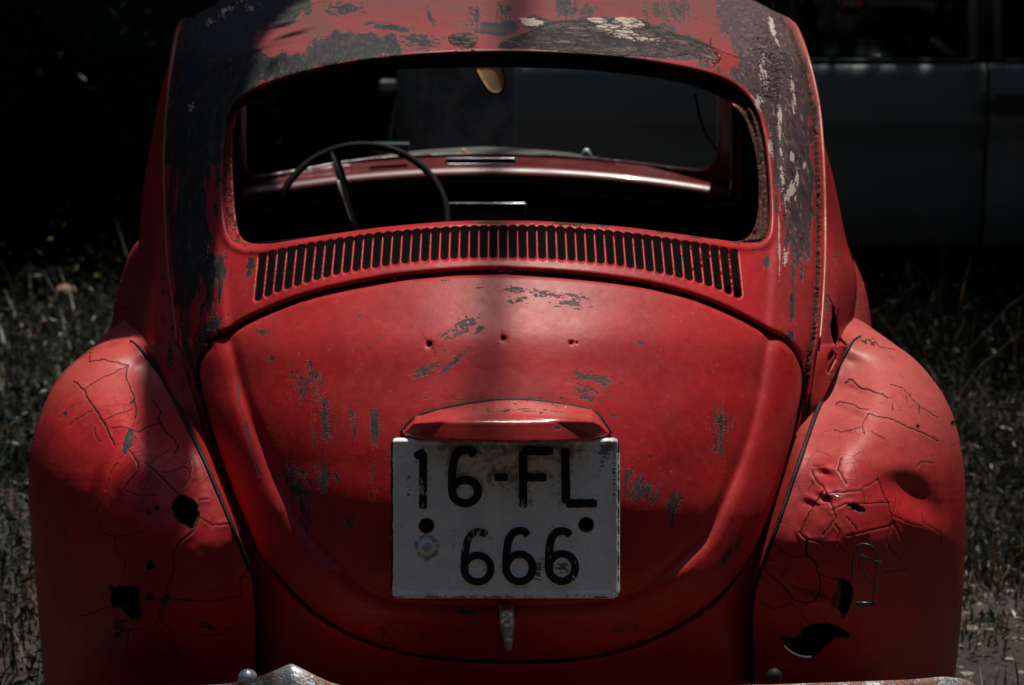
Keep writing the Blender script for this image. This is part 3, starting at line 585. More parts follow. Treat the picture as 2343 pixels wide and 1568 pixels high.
# glyph strokes
def arc6(tx, ty, ox, oy, lx, ly, rx, ry, top, left):
    tail = [(tx, ty), (tx-(tx-ox)*.45, top), (ox+8, top+14), (left+6, (top+ly)/2-12), (left, ly-6)]
    tail = chaikin(tail, False, 3)
    loop = [(lx-rx*math.cos(a), ly+ry*math.sin(a)) for a in np.linspace(0, 2*math.pi, 40)]
    return tail, loop
G6 = lambda s: (chaikin(s[0], False, 3), s[1])
def six(lx, ly, rx, ry, pts):
    loop = [(lx-rx*math.cos(a), ly+ry*math.sin(a)) for a in np.linspace(0, 2*math.pi, 44)]
    return [chaikin(pts, False, 3), loop]
glyphs = {
 'one': ([[(484, 431), (534, 404)], [(526, 408), (525, 690)]], 20),
 'six': (six(735, 605, 64, 58, [(783, 425), (762, 402), (735, 398), (705, 402), (680, 440), (670, 500), (669, 560), (671, 605)]), 21),
 'dash': ([[(880, 535), (948, 534)]], 19),
 'f': ([[(1023, 405), (1023, 685)], [(1020, 404), (1172, 404)], [(1023, 535), (1140, 535)]], 21),
 'l': ([[(1232, 390), (1237, 664)], [(1237, 664), (1392, 662)]], 22),
 'six_a': (six(797, 988, 66, 66, [(842, 822), (822, 806), (792, 804), (765, 815), (745, 850), (736, 900), (731, 950), (731, 988)]), 19),
 'six_b': (six(1005, 984, 66, 68, [(1048, 822), (1030, 802), (1005, 797), (972, 808), (950, 845), (942, 900), (939, 950), (939, 984)]), 20),
 'six_c': (six(1217, 982, 66, 68, [(1258, 822), (1240, 804), (1215, 799), (1182, 808), (1160, 845), (1152, 900), (1151, 950), (1151, 982)]), 20)}
def strokes_dist(P, key):
    st, w_ = glyphs[key]; d = np.full(len(P), 1e9)
    for s_ in st: d = np.minimum(d, dist(P, T('z6', s_), False, 60))
    return d, w_*.45978
def Yplate(P):
    u, v = P[:, 0], P[:, 1]; e = np.minimum(np.minimum(u-PX0, PX1-u), np.minimum(v-PY0, PY1-v)); y = Yplane(P)
    y = y-.0022*np.exp(-((e-9)/5)**2)
    y = y+.0012*(fbm(u/60, v/60, 3)-.5)*2
    for key in glyphs:
        d, w_ = strokes_dist(P, key); y = y-.0016*ss(d, w_+4, w_-1)
    for x, yy in T('z6', [(545, 880)]): d = np.hypot(u-x, v-yy); y = y-.004*ss(d, 15, 9)
    return y
def plate_attrs(P, y):
    u, v = P[:, 0], P[:, 1]; z = np.zeros(len(P)); d = np.full(len(P), 60.)
    for key in glyphs: d = np.minimum(d, strokes_dist(P, key)[0])
    dirt_tone = .25*np.exp(-((d-13)/6)**2)+.6*ss(v, 1075, 1010)*fbm(u/40, v/30)*2*(u > 1000)+.35*ss(v, 1340, 1366)+.4*np.exp(-((u-1160)/150)**2-((v-1090)/60)**2)+.3*(fbm(u/50, v/50, 3)-.4)  # dirt round the strokes, plus a darker tone towards the plate top
    bx = T('z6', [(545, 880)])[0]; r = np.hypot(u-bx[0], v-bx[1]); dirt_tone = dirt_tone+.8*np.exp(-((r-24)/6)**2)*fbm(u/4, v/4, 2)*1.6
    grey = mx(patch(P, 1385, 1030, 22, 22, 0, gain=1.1), patch(P, 1378, 1062, 8, 20, 0, gain=.9), patch(P, 1232, 1310, 12, 34, 10, gain=.9), patch(P, 1282, 1300, 24, 22, 20, amp=1.6, gain=.9), patch(P, 1405, 1100, 6, 60, 0, gain=.6), patch(P, 935, 1110, 5, 30, 0, gain=.3))
    eL = np.clip(1.25-np.abs(u-896)/4.5, 0, 1)*(.35+.8*fbm(u/8, v/30, 3))*1.25; eR = np.clip(1.1-np.abs(u-1415)/4, 0, 1)*(.3+.8*fbm(u/8, v/30, 3)); eB = np.clip(1.1-np.abs(v-1366)/3, 0, 1)*(.3+.7*fbm(u/30, v/8, 3))
    rust = z
    for (x, yy) in T('z6', [(543, 775), (1337, 770)]): rr = np.hypot(u-x, v-yy); rust = mx(rust, 1.15-(rr-14)/7, .7-np.hypot((u-x)/4, (v-yy-20)/14))
    return dict(dirt_tone=np.clip(dirt_tone, 0, 1.3), grey=grey, blk=mx(eL, eR, eB), rust=np.clip(rust, 0, 1))
bh = [star(*T('z6', [(543, 775)])[0], 14.5, 20, .06), star(*T('z6', [(1337, 770)])[0], 14.5, 20, .06)]
plate = panel('license_plate', rrect(PX0, PY0, PX1, PY1, 16), Yplate, M_PLATE, car, step=2.6, holes=bh, roll=5, rollh=.004, hroll=(2, .001), skirt=.004, attrs=plate_attrs)
panel('plate_backing', rrect(PX0+10, PY0+8, PX1-10, PY1-8, 8), lambda P: Yplane(P)+.007, M_BLACK, car, step=12, skirt=.002)
def digit_mat():
    s = N('chipped_black_paint'); n = s.noise(110, 6, .7, st=(1.8, 1, .5)); a = s.att('worn')
    m = s.step(s.m_('ADD', a, s.m_('MULTIPLY_ADD', n, 1.7, -.85)), .50, .56)
    s.L(s.mix(m, (.010, .012, .014), (.55, .55, .53)), s.b.inputs['Base Color']); s.b.inputs['Roughness'].default_value = .6; s.b.inputs['Specular IOR Level'].default_value = .25
    s.L(s.bump(m, .0003), s.b.inputs['Normal']); return s.m
M_DIG = digit_mat()
def glyph_mesh(key, name, worn):
    st, w0 = glyphs[key]; h = w0*.45978; V = []; Fc = []; A = []
    for ln in st:
        q = resample(T('z6', ln), 3.); closed = len(ln) > 40 and math.dist(ln[0], ln[-1]) < 1
        n0 = len(V); t = np.gradient(q, axis=0)
        if closed: t[0] = t[-1] = q[1]-q[-2]
        t /= np.hypot(*t.T)[:, None]; nn = np.stack([-t[:, 1], t[:, 0]], -1); m = len(q)
        cols = [-1, -.55, 0, .55, 1]
        for i in range(m):
            f = 1.
            if not closed:
                e = min(i, m-1-i)*3.; f = .72+.28*min(1, e/5)
            hw_ = h*f*(1+.10*(vnoise(np.array([q[i, 0]/9]), np.array([q[i, 1]/9]))[0]-.5))
            for c_ in cols:
                p = q[i]+nn[i]*hw_*c_; V.append((p[0], p[1])); A.append(worn(p[0], p[1]))
        for i in range(m-1):
            for k in range(4): a = n0+i*5+k; Fc.append((a, a+1, a+6, a+5))
    P = np.array(V); y = Yplate(P)-.0007-.0001*(np.arange(len(P)) >= len(P)/2)
    V3 = W(P[:, 0], P[:, 1], y)
    o = mesh_obj(name, V3, Fc, M_DIG, plate, {'worn': A}); md = o.modifiers.new('t', 'SOLIDIFY'); md.thickness = .0005; md.offset = 0
    return o
wf = {'one': lambda x, y: .05+.50*ss(np.float64(y), 1050, 1110)-.25*ss(np.float64(y), 1130, 1155), 'six': lambda x, y: .05+.3*ss(np.float64(y), 1130, 1160), 'dash': lambda x, y: -.1, 'f': lambda x, y: .55*ss(np.float64(y), 1110, 1160)-.1, 'l': lambda x, y: .0,
      'six_a': lambda x, y: .44-.25*ss(np.float64(y), 1240, 1290)+.2*ss(np.float64(y), 1320, 1340), 'six_b': lambda x, y: .27, 'six_c': lambda x, y: .33}
for k in glyphs: glyph_mesh(k, 'plate_dash' if k == 'dash' else ('plate_letter' if k in 'fl' else 'plate_digit'), wf[k])
bx = W(*T('z6', [(545, 880)])[0], float(Yplane(np.array([T('z6', [(545, 880)])[0]]))[0])-.004); lathe('bolt_head', [(0, -.010), (.004, -.0095), (.0062, -.006), (.0072, 0)], bx, (0, 1, 0), simple('painted_bolt', (.42, .44, .44), .4, nscale=200, bump=.001), plate, 20)
for i, (x, y_) in enumerate(T('z6', [(543, 775), (1337, 770)])):
    c = W(x, y_, float(Yplane(np.array([[x, y_]]))[0])+.006); lathe('bolt_hole_cup', [(.0095, -.006), (.0085, .004), (0, .005)], c, (0, 1, 0), simple('rusty_hole', (.035, .014, .007), .9, nscale=200, bump=.002), plate, 20)
# handle with its lock
hd = chaikin(T('z6', [(903, 1215), (910, 1196), (930, 1188), (962, 1189), (978, 1200), (983, 1225), (983, 1260), (978, 1300), (974, 1345), (965, 1400), (933, 1400), (926, 1345), (915, 1300), (906, 1262)]), True, 2)
def Yhan(P):
    u, v = P[:, 0], P[:, 1]; t = ss(v, 1440, 1470)
    return np.minimum(Ysh(P)-.042, .09)-.014*np.exp(-((v-1420)/20)**2-((u-1159)/13)**2)+.012*np.exp(-((v-1450)/6)**2)-.014*t-.004*np.exp(-((u-1159)/5)**2)*t
hn = panel('lid_handle', hd, Yhan, M_CHROME, lid_o, step=2, roll=8, rollh=.010, skirt=.035)
_hp = np.array([T('z6', [(943, 1249)])[0]]); c = W(_hp[0, 0], _hp[0, 1], float(Yhan(_hp)[0]))
lathe('lock_cylinder', [(.0088, .008), (.0088, -.002), (.0078, -.0035), (.0066, -.0035), (.0062, -.0022), (0, -.0022)], c, (0, 1, 0), M_CHROME, lid_o, 28)
box('key_slot', (c[0]-.004, c[1]-.0027, c[2]-.0006), (c[0]+.004, c[1]-.0015, c[2]+.0006), M_BLACK, lid_o, 0)
pd = chaikin([(a+(a-1159)*.22, b+(b-1440)*.06) for a, b in hd], True, 1)
panel('handle_gasket', pd, lambda P: np.minimum(Ysh(P)-.012, .12), M_BLACK, lid_o, step=4, roll=3, rollh=.002, skirt=.04)

# ------------------------------------------------------------------ rear fenders, quarter panels, flanks
def fender(side):
    bead, sil = (bead_L, sil_L) if side < 0 else (bead_R, sil_R)
    out = list(sil)+[(p[0], p[1]) for p in bead[::-1]][:-1]
    Yb = pchip([760, 775, 800, 850, 900, 1000, 1100, 1250, 1400, 1600], [.62, .52, .45, .37, .31, .228, .165, .118, .155, .36])
    def Yf(P):
        u, v = P[:, 0], P[:, 1]; d = dist(P, sil, False, 600); db = dist(P, bead, False, 600)
        R_ = 310.; a = 1-np.clip(d/R_, 0, 1); roll = 1-np.sqrt(np.maximum(1-a*a*.995, 0))
        y = Yb(v)+roll*(.62-Yb(v))
        kk = ss(v, 880, 1050); tg = (Ysh(P)-.006)*(1-kk)+kk*np.minimum(Ysh(P)-.006, Yb(v)+.045); y = y+np.exp(-(db/85)**2)*ss(d, 0, 70)*(tg-y)
        if side > 0:
            g = lambda x, y_, sx, sy, an: np.exp(-((((u-x)*math.cos(an)+(v-y_)*math.sin(an))/sx)**2+((-(u-x)*math.sin(an)+(v-y_)*math.cos(an))/sy)**2))
            y = y+.028*g(2085, 1130, 70, 34, .75)-.012*g(2110, 1200, 60, 26, .5)-.008*g(2040, 1075, 40, 30, .3)
            y = y-.010*g(1850, 1390, 60, 30, .3)+.012*g(1870, 1350, 50, 16, .3)
            for x, y_ in T('z5', [(760, 360), (850, 395), (800, 470), (830, 285), (700, 640), (700, 750), (640, 770)]): y = y-.0035*g(x, y_, 16, 8, .3)+.0035*g(x, y_+16, 20, 8, .3)
        y = y+.006*(fbm(u/80, v/80, 3)-.5)
        for ln, wd in cracks: dc_ = dist(P, ln, False, 22); y = y+(.0010*wd)*ss(dc_, 3.2, .3)-(.0011*wd)*np.exp(-((dc_-5)/6)**2)*(fbm(u/18, v/18, 2)+.1)
        # plates of paint lift along the cracks
        return y
    Z = 'z4' if side < 0 else 'z5'
    if side < 0:
        cl = [[(315, 272), (345, 300), (362, 310), (375, 350), (400, 385), (425, 420), (440, 450), (460, 485), (470, 515), (490, 545)], [(362, 302), (420, 265), (490, 235), (545, 205)], [(545, 210), (538, 250), (560, 310), (575, 350), (582, 400), (578, 430)], [(440, 440), (500, 410), (560, 392)], [(295, 460), (340, 425), (395, 392)],
              [(655, 355), (672, 385), (690, 405), (672, 430), (690, 455), (705, 485), (735, 510), (765, 550), (745, 580)], [(470, 470), (530, 468), (590, 490), (640, 465), (690, 450)], [(550, 565), (580, 610), (595, 650), (560, 690), (530, 730)], [(620, 625), (660, 655), (700, 695), (750, 745), (770, 762)], [(640, 625), (690, 580), (730, 560)],
              [(690, 660), (740, 658), (775, 640), (810, 650)], [(800, 590), (815, 640), (810, 690), (780, 725)], [(380, 815), (410, 830), (430, 880), (425, 915)], [(430, 915), (490, 935), (560, 928), (610, 915)], [(490, 935), (495, 990), (540, 1050), (520, 1090)], [(850, 780), (885, 777)], [(850, 855), (900, 885), (975, 885)],
              [(825, 910), (760, 965), (735, 1010), (740, 1080), (710, 1150), (715, 1190)], [(715, 1195), (800, 1208), (900, 1212), (1025, 1190), (1028, 1100), (1060, 1110)], [(330, 1275), (400, 1255), (470, 1232)], [(720, 1200), (680, 1250), (680, 1290), (735, 1340), (755, 1430)], [(545, 1330), (640, 1330), (680, 1290)],
              [(800, 1335), (850, 1355), (940, 1355), (965, 1325), (1000, 1325)], [(550, 1330), (540, 1400), (540, 1450), (730, 1440)], [(385, 150), (380, 190), (430, 180), (490, 190), (540, 205)], [(400, 470), (410, 510), (430, 535)], [(500, 620), (470, 660), (450, 740)], [(275, 880), (280, 930), (320, 970)], [(530, 740), (600, 765), (660, 760)], [(250, 430), (300, 380), (350, 360)]]
        hs = [[(762, 762), (800, 768), (838, 790), (848, 830), (838, 870), (825, 903), (790, 890), (748, 855), (735, 805)], [(472, 1145), (590, 1148), (594, 1200), (600, 1285), (560, 1285), (525, 1240), (475, 1230)]]
        hh = [(632, 831, 6), (668, 814, 5), (640, 1060, 12), (632, 1190, 9)]
    else:
        cl = [[(780, 285), (810, 262), (830, 285), (845, 300), (900, 315), (945, 328), (962, 345)], [(740, 380), (755, 358), (820, 372), (850, 390), (880, 392)], [(880, 410), (930, 425), (1000, 440), (1050, 470), (1130, 500), (1180, 530)], [(880, 410), (860, 445), (858, 465), (865, 500)], [(735, 480), (775, 490), (850, 465)], [(975, 285), (1030, 300), (1100, 380), (1180, 430)],
              [(900, 85), (930, 130), (1000, 138)], [(900, 490), (960, 525)], [(1085, 640), (1110, 615), (1165, 625)], [(640, 655), (660, 700), (690, 720), (710, 770), (735, 820)], [(645, 635), (690, 632)], [(765, 600), (750, 650), (790, 710)], [(700, 750), (780, 745), (850, 738), (920, 690)], [(735, 818), (790, 795), (880, 795), (970, 790)], [(920, 690), (945, 740), (965, 790), (985, 870), (1030, 950)], [(860, 740), (870, 790)],
              [(590, 915), (620, 860), (630, 830), (650, 800), (690, 740)], [(590, 915), (620, 950), (615, 1010), (655, 1040), (670, 1100), (680, 1160), (660, 1200)], [(620, 945), (690, 965), (750, 965), (790, 1000)], [(740, 880), (760, 920), (750, 960)], [(790, 855), (830, 900), (835, 930)], [(790, 930), (920, 905), (990, 880)], [(730, 820), (745, 855), (720, 890), (690, 930)], [(985, 870), (960, 960), (990, 1000), (1020, 1030)],
              [(670, 1100), (740, 1115), (810, 1115)], [(440, 1050), (450, 1090), (500, 1130), (545, 1170), (565, 1205), (620, 1215), (660, 1205)], [(420, 1220), (480, 1245), (545, 1220)], [(545, 1170), (555, 1215), (600, 1270), (630, 1300)], [(1110, 830), (1120, 880), (1190, 920), (1190, 980)], [(1000, 770), (990, 850), (1060, 880), (1110, 890)], [(950, 1085), (1040, 1075)], [(500, 985), (560, 1020), (600, 1020)], [(640, 800), (700, 800)], [(985, 370), (985, 400)], [(1095, 385), (1098, 410)]]
        hs = [[(792, 802), (820, 795), (838, 805), (865, 820), (868, 832), (830, 828), (805, 812)], [(510, 1362), (585, 1368), (592, 1335), (640, 1308), (715, 1305), (760, 1325), (795, 1345), (805, 1360), (740, 1362), (705, 1395), (650, 1445), (600, 1445), (555, 1425)], [(762, 1122), (800, 1122), (815, 1180), (800, 1240), (775, 1280), (757, 1240), (765, 1180)]]
        hh = [(1092, 465, 3), (1243, 450, 6)]
    wdt = [1.5 if len(c_) > 6 else (1. if len(c_) > 4 else .7) for c_ in cl]
    def jit(l): return [(a+random.uniform(-3, 3), b+random.uniform(-3, 3)) for a, b in resample(l, 14)]
    def jit2(l): return [(a+random.uniform(-5, 5), b+random.uniform(-5, 5)) for a, b in resample(l, 12, True)]
    cracks = [(T(Z, jit(c_)), w_) for c_, w_ in zip(cl, wdt)]
    holes = [T(Z, jit2(h)) for h in hs]+[star(*T(Z, [(a, b)])[0], r*.54+.8, 9, .2) for a, b, r in hh]
    def at(P, y):
        u, v = P[:, 0], P[:, 1]; cr = np.zeros(len(P)); dh = np.full(len(P), 99.)
        for ln, wd in cracks: cr = np.maximum(cr, 1-.25*dist(P, ln, False, 8)/(.42+.85*wd))
        for h in holes: dh = np.minimum(dh, dist(P, h, True, 20))
        z = np.zeros(len(P)); sp = np.zeros(len(P))
        if side < 0:
            chip = mx(patch(P, 292, 1012, 14, 40, 14, gain=1.9, amp=.6), patch(P, 302, 920, 4, 12, 35, gain=2), patch(P, 345, 1290, 12, 14, 0, gain=1.4), patch(P, 342, 1366, 12, 12, 0, gain=1.4), patch(P, 375, 1372, 12, 18, 30, gain=1.6), patch(P, 150, 945, 4, 10, 10, gain=1.4), patch(P, 270, 1440, 26, 50, 15, gain=.9), patch(P, 470, 1430, 30, 14, 10, gain=.8))
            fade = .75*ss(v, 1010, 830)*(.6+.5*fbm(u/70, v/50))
        else:
            chip = mx(patch(P, 1915, 1365, 16, 46, 8, gain=1.3, amp=1.3), patch(P, 1975, 1385, 26, 10, 0, gain=1.), patch(P, 1957, 1160, 14, 6, 10, gain=1.6), patch(P, 2180, 1010, 6, 60, -8, gain=.5))
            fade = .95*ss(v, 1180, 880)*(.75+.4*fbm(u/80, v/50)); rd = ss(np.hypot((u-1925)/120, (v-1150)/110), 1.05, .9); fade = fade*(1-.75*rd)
        rust = mx(.9-dh/6, patch(P, 1985, 782, 26, 8, 10, gain=.7, sl=4, sw=4) if side > 0 else z)
        return dict(chip=chip, rust=np.clip(rust, 0, .9), fade=fade, crack=cr, cream=z, craq=z)
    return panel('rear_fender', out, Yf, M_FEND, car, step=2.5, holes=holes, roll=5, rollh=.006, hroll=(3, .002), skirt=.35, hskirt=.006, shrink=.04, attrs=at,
                 label='left rear fender, its crown lit and its paint cracked' if side < 0 else 'right rear fender, dented and cracked, with a loose wire'), Yf
(fl_o, YfL), (fr_o, YfR) = fender(-1), fender(1)
for side, bead in ((-1, bead_L), (1, bead_R)):
    q = resample(bead, 8)[1:]; q2 = q+np.array([2.5*side, 2.]); q = q-np.array([1.5*side, 0])
    yy = np.minimum((YfL if side < 0 else YfR)(q2), Ysh(q)+.02)+.001
    tube('fender_beading', W(q[:, 0], q[:, 1], yy+.002), np.interp(np.arange(len(q)), [0, 8], [.0015, .0038]), M_BLACK, car, 8)

def quarter(side):
    rl = rail_L if side < 0 else rail_R; bead = bead_L if side < 0 else bead_R
    if side < 0:
        sil = T('z1', [(812, 95), (795, 180), (775, 280), (750, 350), (725, 450), (700, 590), (680, 700), (660, 800), (650, 900), (642, 1000), (636, 1090), (618, 1190), (590, 1290), (576, 1360), (570, 1450), (578, 1530), (585, 1580)])
    else:
        sil = T('z3', [(595, 90), (640, 170), (700, 400), (722, 560), (750, 680), (780, 790), (810, 930), (835, 1060), (858, 1150), (880, 1210), (893, 1270), (892, 1350), (880, 1440), (862, 1520), (852, 1575)])
    sil = chaikin(sil); bu = [p for p in bead if p[1] > sil[-1][1] and p[1] < rl[-1][1]]
    out = list(rl)+bu[::-1]+sil[::-1]
    yr = lambda v: Ysh(np.stack([np.interp(v, [p[1] for p in rl], [p[0] for p in rl]), v], -1))
    xr = lambda v: np.interp(v, [p[1] for p in rl], [p[0] for p in rl]); xs_ = lambda v: np.interp(v, [p[1] for p in sil], [p[0] for p in sil])
    xs2 = lambda v: np.where(v > sil[-1][1], np.interp(v, [p[1] for p in bead], [p[0] for p in bead])+side*60, xs_(v))
    B = pchip([40, 150, 400, 600, 780, 900, 1100], [.10, .22, .36, .42, .40, .22, .10])
    def Yq(P):
        u, v = P[:, 0], P[:, 1]; t = np.clip((u-xr(v))/(xs2(v)-xr(v)+1e-6), 0, 1.0)
        return yr(v)+.012+B(v)*(1-np.sqrt(np.maximum(1-.985*t*t, 0)))+.10*B(v)*t-.010*np.exp(-((t-.45)/.15)**2)*ss(v, 450, 700)
    def at(P, y):
        u, v = P[:, 0], P[:, 1]; z = np.zeros(len(P)); d = dist(P, rl, False, 60)
        if side < 0: chip = mx(patch(P, 388, 815, 10, 50, 6, 95, gain=1.1), patch(P, 372, 650, 5, 40, 0, 90, gain=1.), patch(P, 372, 730, 5, 14, 0, gain=1.), patch(P, 300, 620, 10, 60, 15, gain=.2))
        else: chip = mx(patch(P, 1890, 700, 5, 40, 0, gain=.9), patch(P, 1900, 900, 10, 60, 5, gain=.5), patch(P, 1913, 610, 6, 60, 0, 90, gain=.5))
        cr = z
        if side > 0:
            for ln in (T('y4', [(740, 20), (770, 70), (785, 100)]), T('y4', [(800, 340), (808, 400)]), T('y4', [(700, 170), (730, 200), (765, 215)])): cr = np.maximum(cr, 1-.25*dist(P, ln, False, 8)/1.3)
        return dict(chip=chip, rust=np.clip(.75-d/6+.4*(fbm(u/6, v/30)-.5), 0, 1), fade=.35*ss(v, 300, 800)*(.5+fbm(u/30, v/90)), crack=cr, cream=z, craq=z)
    hs = [] if side < 0 else [T('y4', [(778, 100), (792, 118), (803, 190), (814, 250), (812, 335), (803, 360), (788, 345), (773, 300), (764, 235), (777, 195)]), T('y4', [(772, 395), (798, 420), (800, 452), (772, 505), (752, 548), (742, 515), (750, 440)])]
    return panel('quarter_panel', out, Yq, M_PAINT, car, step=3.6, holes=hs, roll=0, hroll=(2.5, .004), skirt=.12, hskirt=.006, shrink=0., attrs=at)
quarter(-1); quarter(1)
def flank(side):
    if side < 0:
        out = T('z1', [(650, 1040), (634, 1096), (605, 1130), (582, 1180), (560, 1250), (537, 1330), (520, 1400), (510, 1470), (490, 1540), (486, 1600), (560, 1600), (620, 1560), (640, 1400), (660, 1200), (668, 1080)])
        sl_ = out[1:10]
    else:
        out = T('z3', [(860, 1130), (880, 1188), (912, 1258), (936, 1330), (951, 1420), (960, 1500), (965, 1560), (960, 1600), (860, 1600), (830, 1540), (840, 1400), (845, 1250), (842, 1150)])
        sl_ = out[1:8]
    def Yk(P):
        d = dist(P, sl_, False, 400); a = 1-np.clip(d/70, 0, 1); return 1.22+.25*(1-np.sqrt(np.maximum(1-a*a*.98, 0)))+.001*np.maximum(780-P[:, 1], 0)
    at = lambda P, y: dict(chip=patch(P, P[:, 0].mean(), 730, 20, 60, 0, gain=.1), rust=np.zeros(len(P)), fade=.45+0*P[:, 0], crack=np.zeros(len(P)), cream=np.zeros(len(P)), craq=np.zeros(len(P)))
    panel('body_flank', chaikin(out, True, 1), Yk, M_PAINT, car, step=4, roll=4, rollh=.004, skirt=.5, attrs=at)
flank(-1); flank(1)
# drip rails: bent sheet flanges along the roof edges
for side, rl in ((-1, rail_L), (1, rail_R)):
    q = resample([p for p in rl if p[1] < 780], 7); yy = Ysh(q)-.004; p3 = W(q[:, 0], q[:, 1], yy)
    k = np.linspace(0, 1, len(q)); r = .006*np.clip(np.minimum(k/.03, 1), .3, 1)*(1-.3*k)
    M_ = paint('drip_rail_paint', red=(.34, .02, .018), faded=(.55, .22, .15), rough=.3) if side < 0 else M_
    o = tube('drip_rail', p3, r, M_, car, 8, flat=.6)
    for a_ in ('fade',): at_ = o.data.attributes.new(a_, 'FLOAT', 'POINT'); at_.data.foreach_set('value', [.55]*len(o.data.vertices))
# inner weld flange strip behind each rail so the groove has a floor
# loose wire on the right fender
wl = lambda pts, y0: [tuple(W(a, b, y0+dy)) for (a, b), dy in zip(T('z5', [(p[0], p[1]) for p in pts]), [p[2] for p in pts])]
def smooth3(pts, n=2):
    for _ in range(n):
        q = [pts[0]]
        for a, b in zip(pts[:-1], pts[1:]):
            a_, b_ = Vector(a), Vector(b); q += [tuple(a_*.75+b_*.25), tuple(a_*.25+b_*.75)]
        pts = q+[pts[-1]]
    return pts
w1 = wl([(815, 1120, .01), (812, 1060, -.02), (828, 985, -.04), (845, 965, -.045), (885, 968, -.05), (912, 990, -.05), (920, 1030, -.045), (915, 1080, -.03), (905, 1160, -.01), (905, 1215, .01)], .10)
w2_ = wl([(833, 982, -.04), (848, 1010, -.05), (885, 1032, -.055), (935, 1045, -.05)], .10)
w3_ = wl([(845, 1005, -.03), (842, 1050, -.035), (870, 1100, -.03), (905, 1130, -.02), (925, 1170, -.005)], .10)
M_WIRE = simple('bare_wire', (.045, .055, .06), .4, metal=.5, nscale=80)
for q_ in (w1, w2_, w3_): tube('loose_wire', smooth3(q_), .0016, M_WIRE, fr_o, 6)
q = T('z4', [(742, 850), (765, 878), (795, 897), (826, 904)]); tube('torn_metal_edge', smooth3([tuple(W(a, b, .185)) for a, b in q]), .0016, M_CHROME, fl_o, 6)
q = T('z4', [(475, 1140), (490, 1150), (500, 1143)]); tube('torn_metal_edge', [tuple(W(a, b, .11)) for a, b in q], .0022, M_WIRE, fl_o, 6)
q = T('z5', [(525, 1400), (555, 1428), (600, 1446), (640, 1446)]); tube('torn_metal_edge', smooth3([tuple(W(a, b, .12)) for a, b in q]), .0016, M_CHROME, fr_o, 6)
q = T('z5', [(730, 755), (768, 772)]); tube('metal_sliver', [tuple(W(*q[0], .118)), tuple(W(*q[1], .112))], [.0012, .0015], M_CHROME, fr_o, 6)
tube('lamp_bracket', [tuple(W(*T('z5', [(830, 1218)])[0], .085)), tuple(W(*T('z5', [(905, 1220)])[0], .085))], .003, M_WIRE, fr_o, 6)

# ------------------------------------------------------------------ bumper
def bumper_mat():
    s = N('rusted_chrome_bumper'); n = s.noise(16, 7, .65); n2 = s.noise(160, 5, .65); r = s.step(s.m_('ADD', n, s.m_('MULTIPLY', n2, .6)), .68, .84)
    sx = s.n('ShaderNodeSeparateXYZ'); g = s.n('ShaderNodeNewGeometry'); s.L(g.outputs['Normal'], sx.inputs[0])
    r = s.m_('MAXIMUM', r, s.m_('MULTIPLY', s.att('rust'), s.step(n2, .3, .6)))
    r = s.m_('MULTIPLY', r, s.m_('SUBTRACT', 1., s.m_('MULTIPLY', s.att('clean'), .8)))
    s.L(s.mix(r, (.52, .58, .60), s.mix(s.step(n2, .4, .6), (.07, .025, .012), (.26, .12, .07))), s.b.inputs['Base Color'])
    s.L(s.m_('MULTIPLY_ADD', r, -.8, .85, clamp=True), s.b.inputs['Metallic']); s.L(s.m_('MULTIPLY_ADD', r, .45, .28), s.b.inputs['Roughness'])
    s.L(s.bump(s.m_('MULTIPLY', r, n2), .003), s.b.inputs['Normal']); return s.m
M_BUMP = bumper_mat()
bu_ = [225, 300, 400, 500, 520, 565, 600, 640, 666, 690, 720, 760, 800, 900, 1157, 1400, 1700, 1950, 2080, 2157, 2200, 2225, 2235]
bv_ = [1574, 1570, 1568, 1566, 1563, 1556, 1545, 1529, 1517, 1529, 1545, 1563, 1573, 1573, 1572, 1571, 1568, 1560, 1555, 1548, 1552, 1560, 1574]
us = np.r_[np.arange(225, 2236, 6.)]; vs_ = np.interp(us, bu_, bv_); vs_ = np.convolve(np.r_[[vs_[0]]*1, vs_, [vs_[-1]]*1], [.2, .6, .2], 'valid')
ye = pchip([225, 450, 1157, 1900, 2160, 2235], [.16, .0, -.11, -.02, .08, .17])(us)
rows = []; ra = []
horn = np.exp(-((us-668)/38)**2)
ptop = W(us, vs_, ye)
prof = [(.075, -.060, .6), (.055, -.034, .9), (.03, -.015, 1.), (.012, -.004, 1.), (0, 0, .7), (-.010, -.004, .15), (-.018, -.016, 0), (-.024, -.032, .1), (-.024, -.050, .2), (-.020, -.065, .3), (-.012, -.085, .3), (0, -.10, .3), (.02, -.105, .5)]
for j, (dy, dz, rr) in enumerate(prof):
    h_ = horn*(.022 if dy > -.01 else .010)*(-dz/.03 if dz < 0 else 0)
    rows.append([(p[0], p[1]+dy*(1+.2*hh_), p[2]+dz*(1+.8*hh_)) for p, hh_ in zip(ptop, horn)])
    ra += [rr]*len(us)
V = [p for r in rows for p in r]; m = len(us); Fc = [(i*m+k, i*m+k+1, (i+1)*m+k+1, (i+1)*m+k) for i in range(len(rows)-1) for k in range(m-1)]
mesh_obj('rear_bumper', V, Fc, M_BUMP, car, {'rust': ra, 'clean': np.tile(horn, len(rows))})
for x, y_, r_ in ((566, 1546, .012), (1771, 1543, .010)):
    lathe('bumper_bolt', [(r_*1.2, -.006), (r_*1.15, 0), (r_*.95, .004), (r_*.5, .008), (0, .009)], W(x, y_, -.02), (0, -.3, 1), M_CHROME if x < 900 else M_BLACK, car, 20)

